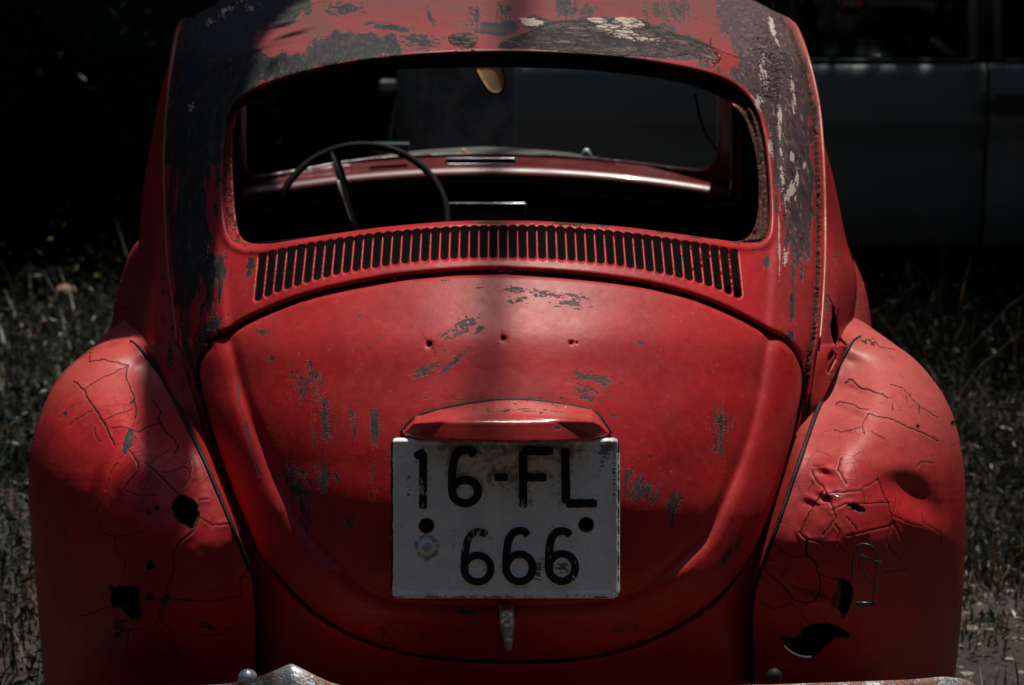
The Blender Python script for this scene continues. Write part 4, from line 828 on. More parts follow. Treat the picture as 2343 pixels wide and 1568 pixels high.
# ------------------------------------------------------------------ rest of the car: roof, pillars, doors, bonnet, floor, wheels
def grid3(name, f, nu, nv, mat, parent, thick=.0, attrs=None, label=None):
    return loft(name, [[f(i/nu, j/nv) for j in range(nv+1)] for i in range(nu+1)], mat, parent, thick=thick, label=label)
tp = np.array([W(u_, -76, Yc(-76)+0) for u_ in [1124]])[0]
zt = float(tp[2]); yt = float(tp[1])
def roof(i, j):
    x = (j*2-1); y = (yt-.25)+(2.06-(yt-.25))*i; hw_ = .57-.04*i
    zc = zt-.004+.0*i-(.10)*max(0, i-.3)**2; return (x*hw_, y, zc-.02-.17*abs(x)**3.2)
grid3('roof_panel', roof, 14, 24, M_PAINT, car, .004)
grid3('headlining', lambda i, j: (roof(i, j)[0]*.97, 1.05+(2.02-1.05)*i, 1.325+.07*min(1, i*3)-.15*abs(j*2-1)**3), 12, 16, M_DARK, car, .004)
wsn = chaikin([(560, 300), (562, 388), (575, 401), (600, 401), (665, 390), (800, 366), (940, 354), (1100, 350), (1250, 353), (1400, 365), (1500, 377), (1590, 388), (1622, 386), (1640, 366), (1643, 250), (1638, 160), (1632, 60), (1560, 25), (700, 25), (600, 45), (566, 110)], True, 2)
Yws = lambda P: 2.05+.51*ss(P[:, 1], 0, 395)+.20*((P[:, 0]-1105)/560)**2*-1
wz = lambda P, y: dict(chip=np.zeros(len(P)), rust=.25*fbm(P[:, 0]/8, P[:, 1]/8)-.1, fade=np.zeros(len(P)), crack=np.zeros(len(P)), cream=np.zeros(len(P)), craq=np.zeros(len(P)))
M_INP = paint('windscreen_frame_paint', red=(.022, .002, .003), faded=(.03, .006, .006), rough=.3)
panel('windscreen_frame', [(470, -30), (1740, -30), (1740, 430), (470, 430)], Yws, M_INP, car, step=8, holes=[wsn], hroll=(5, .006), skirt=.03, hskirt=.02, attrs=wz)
# dashboard
dp = [(2.49, .982), (2.45, .974), (2.41, .970), (2.35, .974), (2.31, .978), (2.285, .974), (2.272, .962), (2.272, .950), (2.285, .938), (2.305, .925), (2.31, .90), (2.31, .80), (2.315, .70), (2.34, .58)]
def dash(i, j):
    k = i*(len(dp)-1); a = int(min(k, len(dp)-2)); f = k-a; y = dp[a][0]*(1-f)+dp[a+1][0]*f; z = dp[a][1]*(1-f)+dp[a+1][1]*f
    x = (j*2-1)*.62; return (x, y-.10*x*x*1.2, z-.15*x*x)
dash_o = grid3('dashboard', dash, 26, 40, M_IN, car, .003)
def onw(u, v, y): return tuple(float(q) for q in W(u, v, y))
# chrome-rimmed slot on the dash top, radio, glovebox rim, grilles
c1 = [onw(a, b, 2.33) for a, b in rrect(1018, 363, 1180, 376, 6.4, 4)]; tube('vent_trim', c1, .0017, M_CHROME, dash_o, 6, closed=True)
panel('vent_slot', rrect(1019, 364, 1179, 375, 5, 4), lambda P: 2.332+0*P[:, 0], M_BLACK, dash_o, step=4, skirt=.01)
panel('radio', rrect(1026, 466, 1202, 520, 3, 3), lambda P: 2.262+0*P[:, 0], M_BLACK, dash_o, step=6, skirt=.05)
ra_ = [onw(a, b, 2.256) for a, b in rrect(1026, 466, 1202, 520, 3, 3)]; tube('radio_trim', ra_, .0022, M_CHROME, dash_o, 6, closed=True)
for a, b, c_ in ((1070, 1190, 497), (1085, 1188, 490)): tube('radio_dial_line', [onw(a, c_, 2.257), onw(b, c_, 2.257)], .0006, M_CHROME, dash_o, 5)
ga = [onw(a, b, 2.30) for a, b in rrect(1222, 428, 1590, 560, 30, 6)]; tube('glovebox_rim', ga, .006, M_IN, dash_o, 8, closed=True)
panel('glovebox_door', rrect(1232, 438, 1580, 552, 26, 5), lambda P: 2.300+0*P[:, 0], simple('glovebox_dark', (.03, .012, .012), .6), dash_o, step=10, skirt=.02)
for u0, u1 in ((905, 985), (660, 745)):
    for k in range(12): a = u0+(u1-u0)*k/11; tube('grille_bar', [onw(a, 432, 2.298), onw(a, 500, 2.298)], .0016, M_IN, dash_o, 5)
for a in (790, 880):
    lathe('gauge_ring', [(.048, .004), (.048, -.006), (.042, -.006), (.042, .003)], onw(a, 475, 2.295), (0, 1, 0), M_BLACK, dash_o, 32)
# steering wheel
swc = Vector(onw(828, 505, 2.05)); nx = Vector((0, -math.cos(math.radians(33)), math.sin(math.radians(33)))); sx_ = Vector((1, 0, 0)); ty_ = nx.cross(sx_)
if ty_.z < 0: ty_ = -ty_
sw = tube('steering_wheel', [swc+(sx_*math.cos(a)+ty_*math.sin(a))*.192 for a in np.linspace(0, 2*math.pi, 65)[:-1]], .0085, M_WHEEL, car, 12, closed=True)
hubc = swc-nx*.03
a_ = math.radians(110.5); e = swc+(sx_*math.cos(a_)+ty_*math.sin(a_))*.188; e2 = Vector(onw(830, 580, 2.10))
tube('wheel_spoke', [e, e*.7+e2*.3, e*.3+e2*.7, e2], [.012, .015, .015, .016], M_WHEEL, sw, 10, flat=.35)
e = swc+(-sx_*math.cos(a_)-ty_*math.sin(a_))*.188; tube('wheel_spoke', [e, e*.6+e2*.4, e2], [.012, .015, .016], M_WHEEL, sw, 10, flat=.35)
tube('spoke_trim', [onw(773, 413, 1.99), onw(783, 455, 1.99), onw(797, 498, 2.0), onw(807, 526, 2.0)], [.004, .005, .0055, .006], simple('dull_spoke_trim', (.34, .26, .22), .35, metal=.5), sw, 8, flat=.4)
lathe('wheel_hub', [(.04, -.03), (.04, .0), (.03, .008), (0, .010)], swc-nx*.07-ty_*.03, nx, M_WHEEL, sw, 24)
# interior mirror, wiper spindles, object on the dash
def mir_mat():  # tan colour and translucency imitate a sunlit reflection in tarnished glass
    s = N('tarnished_mirror_reflection'); n = s.noise(28, 6, .7); m = s.step(n, .3, .7); s.L(s.mix(m, (.30, .17, .085), (.52, .33, .18)), s.b.inputs['Base Color'])
    s.L(s.mix(s.step(s.noise(60, 5), .30, .40), (.08, .05, .03), s.mix(m, (.36, .20, .10), (.58, .38, .22))), s.b.inputs['Base Color']); s.b.inputs['Metallic'].default_value = .1; s.b.inputs['Roughness'].default_value = .5
    t = s.n('ShaderNodeBsdfTranslucent'); s.L((.85, .55, .28), t.inputs[0]); x = s.n('ShaderNodeMixShader'); x.inputs[0].default_value = .6; s.L(s.b.outputs[0], x.inputs[1]); s.L(t.outputs[0], x.inputs[2]); s.L(x.outputs[0], s.t.nodes['Material Output'].inputs[0]); return s.m
mo = chaikin([(1070, 120), (1140, 118), (1150, 155), (1158, 185), (1155, 205), (1146, 216), (1135, 220), (1120, 214), (1108, 200), (1085, 160)], True, 2)
mi = [(1125+(a-1125)*.88, 160+(b-160)*.90) for a, b in mo]
mirr = panel('interior_mirror', mo, lambda P: 2.10+0*P[:, 1], M_BLACK, car, step=5, holes=[mi], roll=3, rollh=.003, skirt=.006)
panel('mirror_glass', mi, lambda P: 2.102+0*P[:, 1], mir_mat(), mirr, step=5, skirt=.002)
tube('mirror_stem', [onw(1105, 122, 2.105), onw(1110, 50, 2.08)], .006, M_BLACK, mirr, 8)
for x, y_ in ((1060, 349), (1341, 349)): lathe('wiper_spindle', [(.014, -.02), (.013, 0), (.009, .006), (.007, .012), (0, .014)], onw(x, y_+4, 2.62), (0, -.3, 1), simple('pale_spindle', (.45, .22, .14), .5) if x < 1200 else M_CHROME, car, 20)
tube('hanging_cable', smooth3([onw(1590, 215, 2.1), onw(1598, 260, 2.1), onw(1612, 305, 2.1), onw(1640, 345, 2.12)]), .003, M_BLACK, car, 6)
# flat object on the dashboard
ob = tag(box('instrument_hood', (0, 0, 0), (.09, .05, .022), simple('slate_plastic', (.035, .06, .075), .35)), None, None)
ob.parent = dash_o; ob.location = Vector(onw(850, 350, 2.40))-parent_loc(dash_o); ob.name = 'dash_top_box'
# door frames and pillars visible to the right inside, mirrored on the left
for sgn in (-1, 1):
    for x0, x1, y0, y1 in ((.55, .575, 2.02, 2.06), (.56, .60, 1.50, 1.58), (.585, .60, 1.62, 1.66)):
        box('door_pillar', (min(sgn*x0, sgn*x1), y0, .6), (max(sgn*x0, sgn*x1), y1, 1.30), M_INP if sgn > 0 and x0 > .545 and x0 < .56 else M_DARK, car, .008)  # front right pillar keeps red paint; the rest are blackened to look shaded
    box('door', (min(sgn*.60, sgn*.66), 1.32, .32), (max(sgn*.60, sgn*.66), 2.45, .93), M_PAINT, car, .025)
    box('running_board', (min(sgn*.60, sgn*.76), 1.25, .26), (max(sgn*.60, sgn*.76), 2.9, .30), M_BLACK, car, .01)
    # inner side trim
    grid3('side_trim', lambda i, j: (sgn*(.46+.05*math.sin(math.pi*i)), .75+.9*i, .35+.55*j), 8, 8, M_DARK, car, .01)
    # front fenders
    def ff(i, j):
        a = math.pi*i; r = .36; x = sgn*(.46+.28*math.sin(math.pi*min(j*1.0, .5))); return (sgn*(.44+.30*math.sin(j*math.pi/2)), 3.25-math.cos(a)*.42, .30+math.sin(a)*(.52-.16*j**3))
    grid3('front_fender', ff, 20, 10, M_PAINT, car, .004)
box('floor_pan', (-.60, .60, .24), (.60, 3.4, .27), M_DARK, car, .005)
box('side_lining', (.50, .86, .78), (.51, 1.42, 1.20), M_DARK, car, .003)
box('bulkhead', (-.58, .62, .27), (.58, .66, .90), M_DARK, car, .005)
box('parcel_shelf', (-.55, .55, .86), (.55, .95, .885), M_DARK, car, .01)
seat = loft('rear_seat', [[(x, 1.06-.10*math.sin(math.pi*k/8), .45+.40*k/8+.03*math.sin(math.pi*(x+.5))*(k/8)) for x in np.linspace(-.48, .5, 14)] for k in range(9)], M_FABRIC, car, thick=.05)
ft = [onw(a, b, .95) for a, b in ((1712, 400), (1704, 430), (1700, 470), (1697, 510), (1690, 560))]
tube('rubber_seal_strip', smooth3(ft), .006, M_FABRIC, car, 8)
panel('seat_bolster', chaikin([(1400, 600), (1440, 535), (1486, 513), (1560, 492), (1640, 476), (1700, 470), (1712, 520), (1712, 600)], True, 2), lambda P: 1.35+0*P[:, 0], M_FABRIC, seat, step=8, roll=16, rollh=.03, skirt=.08)
grid3('bonnet', lambda i, j: ((j*2-1)*(.60-.22*i*i), 2.60+1.35*i, .985-.36*i**2.2-.10*abs(j*2-1)**2.5-.02*abs(j*2-1)), 16, 16, simple('low_bounce_grey', (.06, .062, .062), .8), car, .004)  # unseen bonnet, greyed so no red bounces onto the post
box('engine_block', (-.26, .34, .40), (.26, .60, .78), M_DARK, car, .03)
for sgn in (-1, 1):
    for yy in (.84, 3.25):
        cx = sgn*.62; wh = bpy.data.objects.new('wheel', None); COL.objects.link(wh); wh.parent = car; wh.location = Vector((cx, yy, .31))-Vector(CAR)
        lathe('tyre', [(.19, -.07), (.26, -.08), (.30, -.07), (.312, -.03), (.312, .03), (.30, .07), (.26, .08), (.19, .07)], (cx, yy, .31), (1, 0, 0), M_BLACK, wh, 40)
        lathe('rim', [(0, sgn*.02), (.10, sgn*.03), (.15, sgn*.045), (.19, sgn*.065), (.20, sgn*.07)], (cx, yy, .31), (1, 0, 0), M_CHROME, wh, 40)

# ------------------------------------------------------------------ setting
def ground_mat():
    s = N('dry_earth'); n = s.noise(1.2, 6); n2 = s.noise(40, 6, .7); v = s.vor(26, s.warp(12, .03), 'F1'); v2 = s.vor(70, feat='F1')
    c = s.mix(s.step(n, .4, .6), (.026, .020, .015), (.048, .036, .027)); c = s.mix(s.step(n2, .45, .65), c, (.04, .035, .026))
    st = s.m_('MULTIPLY', s.step(v, .28, .2), s.step(n2, .45, .6)); c = s.mix(st, c, (.20, .16, .13)); st2 = s.m_('MULTIPLY', s.step(v2, .22, .15), s.step(s.noise(5, 3), .5, .6)); c = s.mix(st2, c, (.26, .20, .17))
    s.L(c, s.b.inputs['Base Color']); s.b.inputs['Roughness'].default_value = .95
    s.L(s.bump(s.m_('ADD', s.m_('MULTIPLY', n2, .5), s.m_('MULTIPLY', st, .6)), .03), s.b.inputs['Normal']); return s.m
def gz(x, y): return .05*(fbm(x/1.3+50, y/1.3+50, 3)-.5)*2*ss(np.abs(x), .7, 1.4)
xs = np.r_[-200, -90, -40, -20, np.linspace(-9, 9, 90), 20, 40, 90, 200]; ys = np.r_[-200, -90, -40, -20, -10, np.linspace(-5, 14, 95), 20, 40, 90, 200]
X, Y_ = np.meshgrid(xs, ys); Zg = np.where((np.abs(X) < 9.1) & (Y_ > -5.1) & (Y_ < 14.1), gz(X, Y_), 0)
nx_ = len(xs); ix = np.arange(len(ys)-1)[:, None]*nx_+np.arange(nx_-1)[None]; Fq = np.stack([ix, ix+1, ix+nx_+1, ix+nx_], -1).reshape(-1, 4)
g = mesh_obj('ground', np.stack([X, Y_, Zg], -1).reshape(-1, 3), Fq, ground_mat()); g['kind'] = 'structure'

def leaf_mat(name, c0, c1, c2, rough=.35, tr=.3):
    s = N(name); n = s.noise(3.1, 3); oi = s.att('hue'); c = s.mix(oi, c0, c1); c = s.mix(s.step(s.m_('ADD', oi, s.m_('MULTIPLY', n, .3)), 1.02, 1.12), c, c2)
    s.L(c, s.b.inputs['Base Color']); s.b.inputs['Roughness'].default_value = rough; s.b.inputs['Specular IOR Level'].default_value = .28
    t = s.n('ShaderNodeBsdfTranslucent'); s.L(c, t.inputs[0]); mx_ = s.n('ShaderNodeMixShader'); mx_.inputs[0].default_value = tr
    s.L(s.b.outputs[0], mx_.inputs[1]); s.L(t.outputs[0], mx_.inputs[2]); out = s.t.nodes['Material Output']; s.L(mx_.outputs[0], out.inputs[0]); return s.m
M_LEAF = leaf_mat('dark_leaves', (.020, .032, .022), (.038, .056, .034), (.10, .085, .03))
M_GRASS = leaf_mat('dry_grass', (.012, .018, .012), (.027, .031, .019), (.13, .09, .045), .4)
M_CORE = simple('twig_mass', (.034, .050, .046), .95, nscale=30, var=.6, bump=.03, spec=.1)
M_BARK = simple('bark', (.05, .04, .032), .9, nscale=14, var=.5, bump=.02)
def leaves(C, size, elong=2.2, up=.0):
    n = len(C); d = RNG.normal(size=(n, 3)); d[:, 2] += up; d /= np.linalg.norm(d, axis=1)[:, None]; r = RNG.normal(size=(n, 3)); s = np.cross(d, r); s /= np.linalg.norm(s, axis=1)[:, None]
    nn = np.cross(d, s); L = size*RNG.uniform(.6, 1.3, n)[:, None]; w_ = L/elong
    a = C-d*L*.5; b = C+s*w_*.5+nn*w_*.12; c = C+d*L*.5; e = C-s*w_*.5+nn*w_*.12
    V = np.stack([a, b, c, e], 1).reshape(-1, 3); Fq = np.arange(4*n).reshape(-1, 4); return V, Fq, np.repeat(RNG.random(n), 4)
def crown_pts(c, rad, nclump, per, cs):
    c = np.array(c); rad = np.array(rad); d = RNG.normal(size=(nclump, 3)); d /= np.linalg.norm(d, axis=1)[:, None]; k = c+d*rad*(RNG.random(nclump)**.45)[:, None]
    P = np.repeat(k, per, 0)+RNG.normal(size=(nclump*per, 3))*cs*np.repeat(RNG.uniform(.6, 1.3, nclump), per)[:, None]; return P[P[:, 2] > .03]
def plant(name, label, cat, base, crown, rad, nclump, per, cs, leaf, group, trunk=.05, limbs=6):
    o = empty(name, base, label, cat, group); P = crown_pts(crown, rad, nclump, per, cs); V, Fq, hu = leaves(P, leaf); mesh_obj('crown', V, Fq, M_LEAF, o, {'hue': hu}, False)
    if crown[2] < 3:
        ic = bmesh.new(); bmesh.ops.create_icosphere(ic, subdivisions=4, radius=1)
        vv = np.array([v.co[:] for v in ic.verts]); f2 = np.array([[v.index for v in f.verts] for f in ic.faces]); ic.free()
        k = .62+.5*fbm(vv[:, 0]*3+9, vv[:, 1]*3+vv[:, 2]*2.3+9, 4); mesh_obj('inner_twigs', vv*k[:, None]*np.array(rad)+np.array(crown), f2, M_CORE, o, {'hue': np.zeros(len(vv))}, False)
    b = Vector(base); c = Vector(crown); r_ = Vector(rad); VV = []; FF = []
    def add(pts, rr):
        n0 = len(VV); n = 8; up = Vector((.3, .9, .1))
        for p, r in zip(pts, rr):
            for k in range(n): a = 2*math.pi*k/n; VV.append(p+Vector((math.cos(a)*r, math.sin(a)*r, 0)))
        for i in range(len(pts)-1):
            for k in range(n): FF.append((n0+i*n+k, n0+i*n+(k+1) % n, n0+(i+1)*n+(k+1) % n, n0+(i+1)*n+k))
    mid = b.lerp(c, .55)+Vector((random.uniform(-.1, .1), random.uniform(-.1, .1), 0))
    add([b-Vector((0, 0, .1)), b.lerp(mid, .5), mid, c], [trunk*1.4, trunk, trunk*.85, trunk*.4])
    for i in range(limbs):
        a = random.uniform(0, 6.28); e = c+Vector((math.cos(a)*r_.x*.8, math.sin(a)*r_.y*.8, random.uniform(-.2, .6)*r_.z)); s = b.lerp(c, random.uniform(.4, .8))
        add([s, s.lerp(e, .5)+Vector((0, 0, .1)), e], [trunk*.5, trunk*.35, trunk*.12])
    mesh_obj('trunk', VV, FF, M_BARK, o); return o
# shrubs of the dark thicket on the left and behind
for i, (x, y, h_, r_, lb) in enumerate((
        (-3.3, 6.6, 2.6, 1.2, 'dense dark shrub at the far left edge of the thicket'), (-1.9, 7.2, 2.8, 1.2, 'dark shrub standing just left of the red car roof'),
        (-.55, 8.6, 2.4, 1.0, 'dark shrub seen through the rear window beside the grey vehicle'), (-4.6, 8.6, 3.4, 1.5, 'tall dark shrub at the back of the thicket'), (-2.6, 9.4, 3.6, 1.6, 'tall dark shrub behind the others, left of the car'))):
    plant('shrub', lb, 'shrub', (x, y, 0), (x, y, h_*.5), (r_, r_*.8, h_*.52), 220, 70, .16, .055, 'shrubs of the dark thicket', .04, 9)
# shade trees whose crowns stand above the frame
plant('shade_tree', 'tall tree whose crown shades the thicket left of the car', 'tree', (-5.6, 9.5, 0), (-4.2, 8.6, 5.4), (3.6, 3.6, 1.3), 420, 110, .30, .13, 'shade trees above the yard', .16, 12)
tree0 = bpy.data.objects['shade_tree']
P_ = crown_pts((-.27, .60, 4.05), (.27, .22, .12), 46, 60, .06); V, Fq, hu = leaves(P_, .07); mesh_obj('added_shade_leaves', V, Fq, M_LEAF, tree0, {'hue': hu}, False)  # leaves added out of frame to shade the lower left fender
P_ = crown_pts((-.29, 1.75, 4.1), (.15, .46, .10), 90, 70, .055); V, Fq, hu = leaves(P_, .07); mesh_obj('added_shade_leaves', V, Fq, M_LEAF, tree0, {'hue': hu}, False)  # second clump added overhead to darken the left quarter panel
LIMB2 = [(6.4, 10.2, 4.6), (4.8, 8., 7.6), (2.2, 5.9, 8.9), (.98, 4.6, 9.0), (.93, 3.6, 9.0), (.90, .9, 9.0)]
lp = smooth3([(-5.6, 9.5, 3.2), (-4., 7.8, 4.3), (-1.6, 5.4, 4.6), (-.45, 4.0, 4.3), (-.20, 2.9, 4.15), (-.16, 1.9, 4.1), (-.175, 1.3, 4.1), (-.13, .88, 4.1), (-.11, .72, 4.1)]); ly_ = [q[1] for q in lp]; tube('limb', lp, [float(np.interp(q, [.7, .9, 1.25, 1.9, 3, 9], [.03, .048, .06, .11, .12, .17])) for q in ly_], M_BARK, tree0, 10)
plant('shade_tree', 'tall tree whose crown shades the grey vehicle', 'tree', (6.4, 10.2, 0), (2.6, 9.4, 5.6), (4.2, 3.6, 1.3), 760, 110, .30, .13, 'shade trees above the yard', .16, 12)
l2 = smooth3(LIMB2); tube('limb', l2, list(np.interp(range(len(l2)), [0, len(l2)*.6, len(l2)-1], [.10, .03, .022])), M_BARK, bpy.data.objects['shade_tree.001'], 8)
plant('shade_tree', 'tree at the far left whose crown shades the near grass', 'tree', (-6.4, 4.6, 0), (-3.9, 5.0, 4.8), (2.5, 3.6, 1.0), 330, 110, .28, .12, 'shade trees above the yard', .14, 10)
plant('shade_tree', 'tree beside the yard shading the grass right of the car', 'tree', (6.8, 5.2, 0), (4.1, 5.2, 4.4), (2.6, 3.2, 1.0), 330, 110, .28, .12, 'shade trees above the yard', .14, 10)

# far woods round the yard; unseen rear half added tall to block skylight
th = RNG.uniform(0, 2*math.pi, 60000); rr_ = 17+RNG.normal(0, .7, 60000)+1.5*(fbm(th*6+9, th*0+3, 3)-.5); tall = 1+.8*(np.sin(th) < -.1); zz = RNG.random(60000)**.8*tall*(10+3*(fbm(th*5+20, th*0, 3)-.5))
V, Fq, hu = leaves(np.stack([rr_*np.cos(th), 2+rr_*np.sin(th), zz], -1), .26, 1.7)
ths = np.linspace(0, 2*math.pi, 181); zs_ = np.linspace(-.2, 10.2, 12); Vw = []; 
for i, z_ in enumerate(zs_):
    rw = 17.9+1.1*(fbm(ths[:-1]*9+7, np.full(180, i*.7), 3)-.5)+.12*i; Vw.append(np.stack([rw*np.cos(ths[:-1]), 2+rw*np.sin(ths[:-1]), z_*(1+.8*(np.sin(ths[:-1]) < -.1))], -1))
Vw = np.concatenate(Vw); iw = np.arange(11)[:, None]*180; kw = np.arange(180)[None]; Fw = np.stack([iw+kw, iw+(kw+1) % 180, iw+180+(kw+1) % 180, iw+180+kw], -1).reshape(-1, 4)
o = mesh_obj('woods_and_sky_screen', np.concatenate([V, Vw]), np.concatenate([Fq, Fw+len(V)]), M_LEAF, None, {'hue': np.r_[hu, np.zeros(len(Vw))]}, False); o['kind'] = 'stuff'
def blades(n, xf, yf, h0, h1, w0, mat, name, bend=.5):
    x = xf(n); y = yf(n); k = fbm(x*1.7+9, y*1.7+9, 3) > RNG.uniform(.25, .6, n); x, y = x[k], y[k]; n = len(x); z = gz(x, y)
    h = RNG.uniform(h0, h1, n)*(.5+fbm(x/.5, y/.5, 2)); a = RNG.uniform(0, 6.283, n); b = RNG.uniform(.1, bend, n)*h; dx = np.cos(a); dy = np.sin(a); w_ = w0*RNG.uniform(.5, 1.3, n)
    base = np.stack([x, y, z], -1); D = np.stack([dx, dy, 0*dx], -1); S = np.stack([-dy, dx, 0*dx], -1); U = np.array([0, 0, 1.])
    rows = []
    for t, ww in ((0, 1), (.35, .9), (.7, .6), (1, .08)):
        c = base+D*(b*t*t)[:, None]+U*(h*(t-.25*t*t*(b/h)))[:, None]; rows += [c-S*(w_*ww*.5)[:, None], c+S*(w_*ww*.5)[:, None]]
    V = np.stack(rows, 1).reshape(-1, 3); i = np.arange(n)[:, None]*8; Fq = np.concatenate([i+np.array([[0, 1, 3, 2]]), i+np.array([[2, 3, 5, 4]]), i+np.array([[4, 5, 7, 6]])], 0)
    o = mesh_obj(name, V, Fq, mat, None, {'hue': np.repeat(RNG.random(n), 8)}, False); o['kind'] = 'stuff'; return o
U_ = lambda a, b: (lambda n: RNG.uniform(a, b, n))
blades(26000, U_(-4.0, -.78), U_(1.0, 8.5), .06, .26, .006, M_GRASS, 'grass', .9)
blades(30000, U_(.85, 5.5), U_(2.1, 9.0), .06, .26, .006, M_GRASS, 'grass', .9)
blades(2600, U_(.85, 3.0), U_(.8, 3.2), .03, .12, .005, M_GRASS, 'grass', .8)
blades(16000, U_(.85, 4.0), U_(1.6, 4.6), .02, .08, .005, M_GRASS, 'grass', .9)
# low leafy ground cover
P = np.stack([RNG.uniform(-4, -.8, 42000), RNG.uniform(1.2, 7.5, 42000), np.abs(RNG.normal(0, .13, 42000))+.02], -1); V, Fq, hu = leaves(P, .032, 2.6); o = mesh_obj('ground_cover', V, Fq, M_LEAF, None, {'hue': hu}, False); o['kind'] = 'stuff'
P = np.stack([RNG.uniform(.9, 5, 36000), RNG.uniform(1.5, 8.5, 36000), np.abs(RNG.normal(0, .11, 36000))+.02], -1); V, Fq, hu = leaves(P, .03, 2.6); o = mesh_obj('ground_cover', V, Fq, M_LEAF, None, {'hue': hu}, False); o['kind'] = 'stuff'
blades(15000, U_(.85, 4.0), U_(1.5, 5.0), .03, .13, .005, leaf_mat('amber_grass', (.05, .035, .012), (.10, .06, .02), (.16, .08, .03), .4), 'amber_grass', .9)
blades(900, U_(-4.0, -.85), U_(1.5, 8.0), .15, .5, .004, leaf_mat('straw', (.04, .036, .022), (.09, .075, .04), (.3, .2, .1), .4), 'dry_stalks', 1.2)
blades(700, U_(.95, 5), U_(2.4, 8.0), .2, .6, .005, bpy.data.materials['straw'], 'dry_stalks', 1.2)
# pebbles
def pebbles(n, xf, yf, name):
    V = []; Fc = []; ico = bmesh.new(); bmesh.ops.create_icosphere(ico, subdivisions=1, radius=1); vv = np.array([v.co[:] for v in ico.verts]); ff = np.array([[v.index for v in f.verts] for f in ico.faces]); ico.free()
    x = xf(n); y = yf(n); z = gz(x, y); s = RNG.uniform(.003, .010, n)*np.where(RNG.random(n) > .9, 1.8, 1)
    for i in range(n): V.append(vv*s[i]*RNG.uniform(.6, 1.3, 3)*np.array([1.2, 1.2, .6])*(1+RNG.uniform(-.2, .2, (len(vv), 1)))+np.array([x[i], y[i], z[i]+s[i]*.2])); Fc.append(ff+i*len(vv))
    o = mesh_obj(name, np.concatenate(V), np.concatenate(Fc), simple('pale_stone', (.20, .165, .14), .85, nscale=6, var=.5), None, None, False); o['kind'] = 'stuff'
pebbles(1400, U_(.85, 2.8), U_(.9, 4.0), 'gravel')
for i, (u_, v_, y_, s_, lb) in enumerate(((72, 632, 6.3, .055, 'pale rounded stone half buried in grass left of the car'), (118, 628, 6.4, .045, 'smaller pale stone beside the rounded one in the grass'), (150, 668, 5.6, .04, 'tan stone in the grass near the left fender'))):
    bm = bmesh.new(); bmesh.ops.create_icosphere(bm, subdivisions=3, radius=s_)
    for v in bm.verts: v.co *= 1+.25*(fbm(np.array([v.co.x*30+i*9]), np.array([v.co.y*30+v.co.z*20]), 2)[0]-.5); v.co.z *= .7
    me = bpy.data.meshes.new('stone'); bm.to_mesh(me); bm.free(); me.materials.append(simple('tan_stone', (.30, .20, .14), .9)); o = bpy.data.objects.new('stone', me); COL.objects.link(o)
    p = W(u_, v_, y_); o.location = (float(p[0]), float(p[1]), max(.02, float(p[2]))); tag(o, lb, 'stone', 'stones in the grass')
    for q in me.polygons: q.use_smooth = True

# ------------------------------------------------------------------ grey vehicle parked across, concrete post
VY = 6.0
van = empty('parked_van', (2.2, VY+.9, 0), 'dark grey van parked side-on beyond the red car, its belt line level with the roof', 'van')
M_VAN = simple('dark_grey_van_paint', (.17, .205, .195), .38, nscale=3, var=.12, coat=.3)
M_GL = simple('dark_window_glass', (.010, .013, .015), .06, nscale=3, var=.1, spec=.6)
M_TRIM = simple('black_window_trim', (.02, .03, .035), .35)
def vx(u, v=300, y=VY): return float(W(u, v, y)[0])
def vz(u, v, y=VY): return float(W(u, v, y)[2])
x0 = vx(908); xseam = vx(2256); belt = vz(1860, 150); rock = vz(1950, 578); crs = vz(1870, 296)
def sect(x, lift=0):      # section of the body side at x: (dy, z)
    e = max(0, (x0+.22-x)/.22); c = .05*e*e
    return [(c+.55, 1.72), (c+.30, 1.70), (c+.20, 1.62), (c+.06, belt+.02), (c+.012, belt-.005), (c+.0, belt-.03), (c-.012, crs+.05), (c-.014, crs+.012), (c-.002, crs-.012), (c+.004, crs-.1), (c+.01, rock+.2), (c+.03, rock+.03), (c+.07, rock), (c+.3, rock-.02)]
def side(xa, xb, name, lo=3, n=8):
    xs_ = np.linspace(xa, xb, n); rows = [[(x, VY+dy, z) for dy, z in sect(x)[lo:]] for x in xs_]; return loft(name, rows, M_VAN, van, thick=.003)
side(x0, vx(1790), 'front_door', n=14); side(vx(1796), xseam-.006, 'sliding_door'); side(xseam+.006, xseam+1.9, 'rear_side_panel')
loft('roof', [[(x, VY+dy, z) for dy, z in sect(x)[:3]]+[(x, VY+1.5, 1.70), (x, VY+1.75, 1.3)] for x in np.linspace(x0+.9, xseam+1.9, 8)], M_VAN, van, thick=.01)
def glassp(xa, xb, name):
    o = loft(name, [[(xa, VY+.068, belt+.03), (xa+.0, VY+.19, 1.60)], [(xb, VY+.068, belt+.03), (xb, VY+.19, 1.60)]], M_GL, van); md = o.modifiers.new('t', 'SOLIDIFY'); md.thickness = .004; return o
def pil(xa, xb, name='window_pillar', m_=None): return loft(name, [[(xa, VY+.050, belt+.018), (xa, VY+.175, 1.63)], [(xb, VY+.050, belt+.018), (xb, VY+.175, 1.63)]], m_ or M_VAN, van, thick=.02)
glassp(vx(1400, 100), vx(1812, 100), 'window'); glassp(vx(1826, 100), vx(2225, 100), 'window'); glassp(vx(2300, 100), xseam+1.7, 'window')
pil(vx(1812, 100), vx(1823, 100), 'window_pillar', simple('teal_grey_trim', (.05, .085, .095), .35)); pil(vx(2222, 100), vx(2243, 100)); pil(vx(2246, 100), vx(2277, 100), 'window_pillar', M_TRIM); pil(vx(2280, 100), vx(2297, 100))
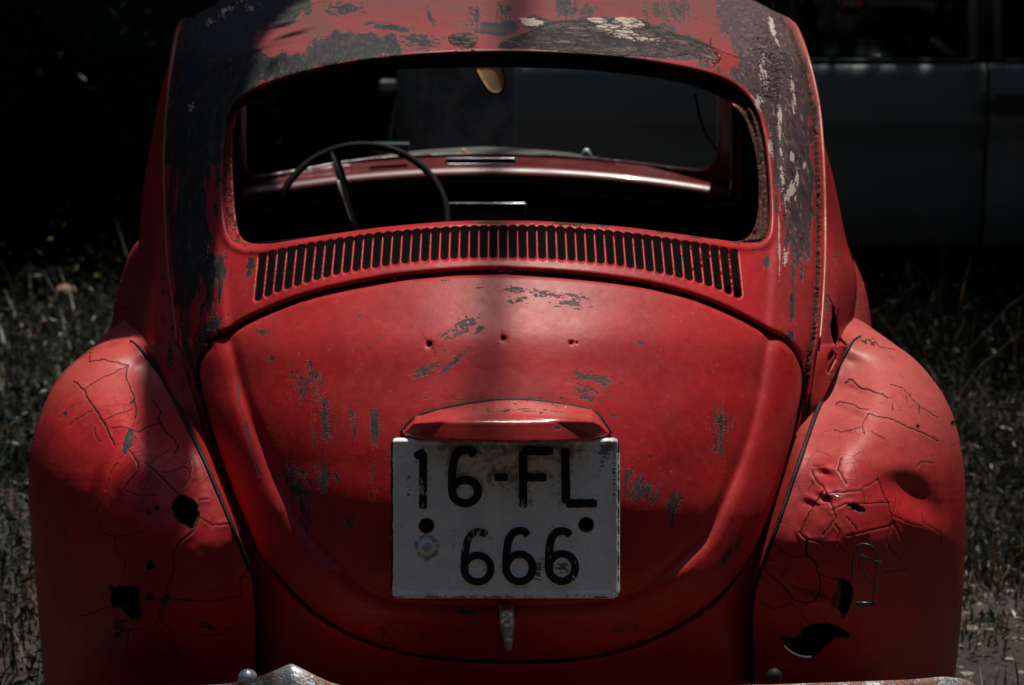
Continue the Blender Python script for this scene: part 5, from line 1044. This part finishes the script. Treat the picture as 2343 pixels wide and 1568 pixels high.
for a, b in ((vx(1500), vx(2225)), (vx(2300), xseam+1.6)): tube('belt_trim', [(a, VY+.03, belt+.016), (b, VY+.03, belt+.016)], .008, simple('blue_grey_belt_trim', (.05, .08, .095), .7), van, 8)
# handle recess
hp = [(vx(2262, 240)+(a), vz(2300, 240)+b) for a, b in rrect(0, -.04, .26, .04, .035, 5)]
mesh_obj('door_handle', [(x, VY-.019, z) for x, z in hp]+[(x, VY+.0, z) for x, z in hp], [tuple(range(len(hp)))]+[(i, (i+1) % len(hp), len(hp)+(i+1) % len(hp), len(hp)+i) for i in range(len(hp))], M_TRIM, van, smooth=False)
# nose, mirror, wheels, underbody
loft('nose', [[(x0-d+.02, VY+.05+k*1.5, z) for k in np.linspace(0, 1, 9)] for d, z in ((-.15, belt), (.02, belt-.1), (.05, crs), (.06, rock+.15), (.03, rock))], M_VAN, van, thick=.01)
box('underbody', (x0+.2, VY+.15, rock-.1), (xseam+1.9, VY+1.6, rock+.02), M_DARK, van, .02)
box('far_side', (x0+.3, VY+1.6, rock), (xseam+1.9, VY+1.66, belt), M_VAN, van, .01)
box('dark_cabin', (x0+.95, VY+.35, rock), (xseam+1.8, VY+1.5, belt-.1), M_DARK, van, .01)
mp_ = [vx(870, 200), vx(909, 200)]
box('wing_mirror', (mp_[0]-.0, VY-.16, vz(880, 212, VY-.16)), (mp_[1], VY-.06, vz(880, 184, VY-.16)), M_VAN, van, .012)
for xw in (x0+.80, x0+3.4):
    wh = bpy.data.objects.new('wheel', None); COL.objects.link(wh); wh.parent = van; wh.location = Vector((xw, VY+.14, .31))-van.location
    lathe('tyre', [(.19, -.09), (.27, -.10), (.31, -.08), (.318, 0), (.31, .08), (.27, .10)], (xw, VY+.16, .31), (0, -1, 0), M_BLACK, wh, 36)
    lathe('rim', [(0, .06), (.06, .055), (.15, .04), (.19, .07), (.20, .09)], (xw, VY+.16, .31), (0, -1, 0), M_CHROME, wh, 36)
s = N('stained_concrete'); n = s.noise(9, 7, .7); n2 = s.noise(60, 5); c = s.mix(s.step(n, .38, .62), (.07, .095, .095), (.17, .20, .20)); c = s.mix(s.step(n2, .6, .7), c, (.03, .032, .034)); s.L(c, s.b.inputs['Base Color']); s.b.inputs['Roughness'].default_value = .9; s.L(s.bump(n, .01), s.b.inputs['Normal'])
px0, px1 = vx(951, 250, 4.9), vx(1180, 250, 4.9)
tag(box('concrete_post', (px0, 4.9, -.1), (px1, 5.15, 2.3), s.m, None, .012), 'square stained concrete post standing between the red car and the van', 'post')
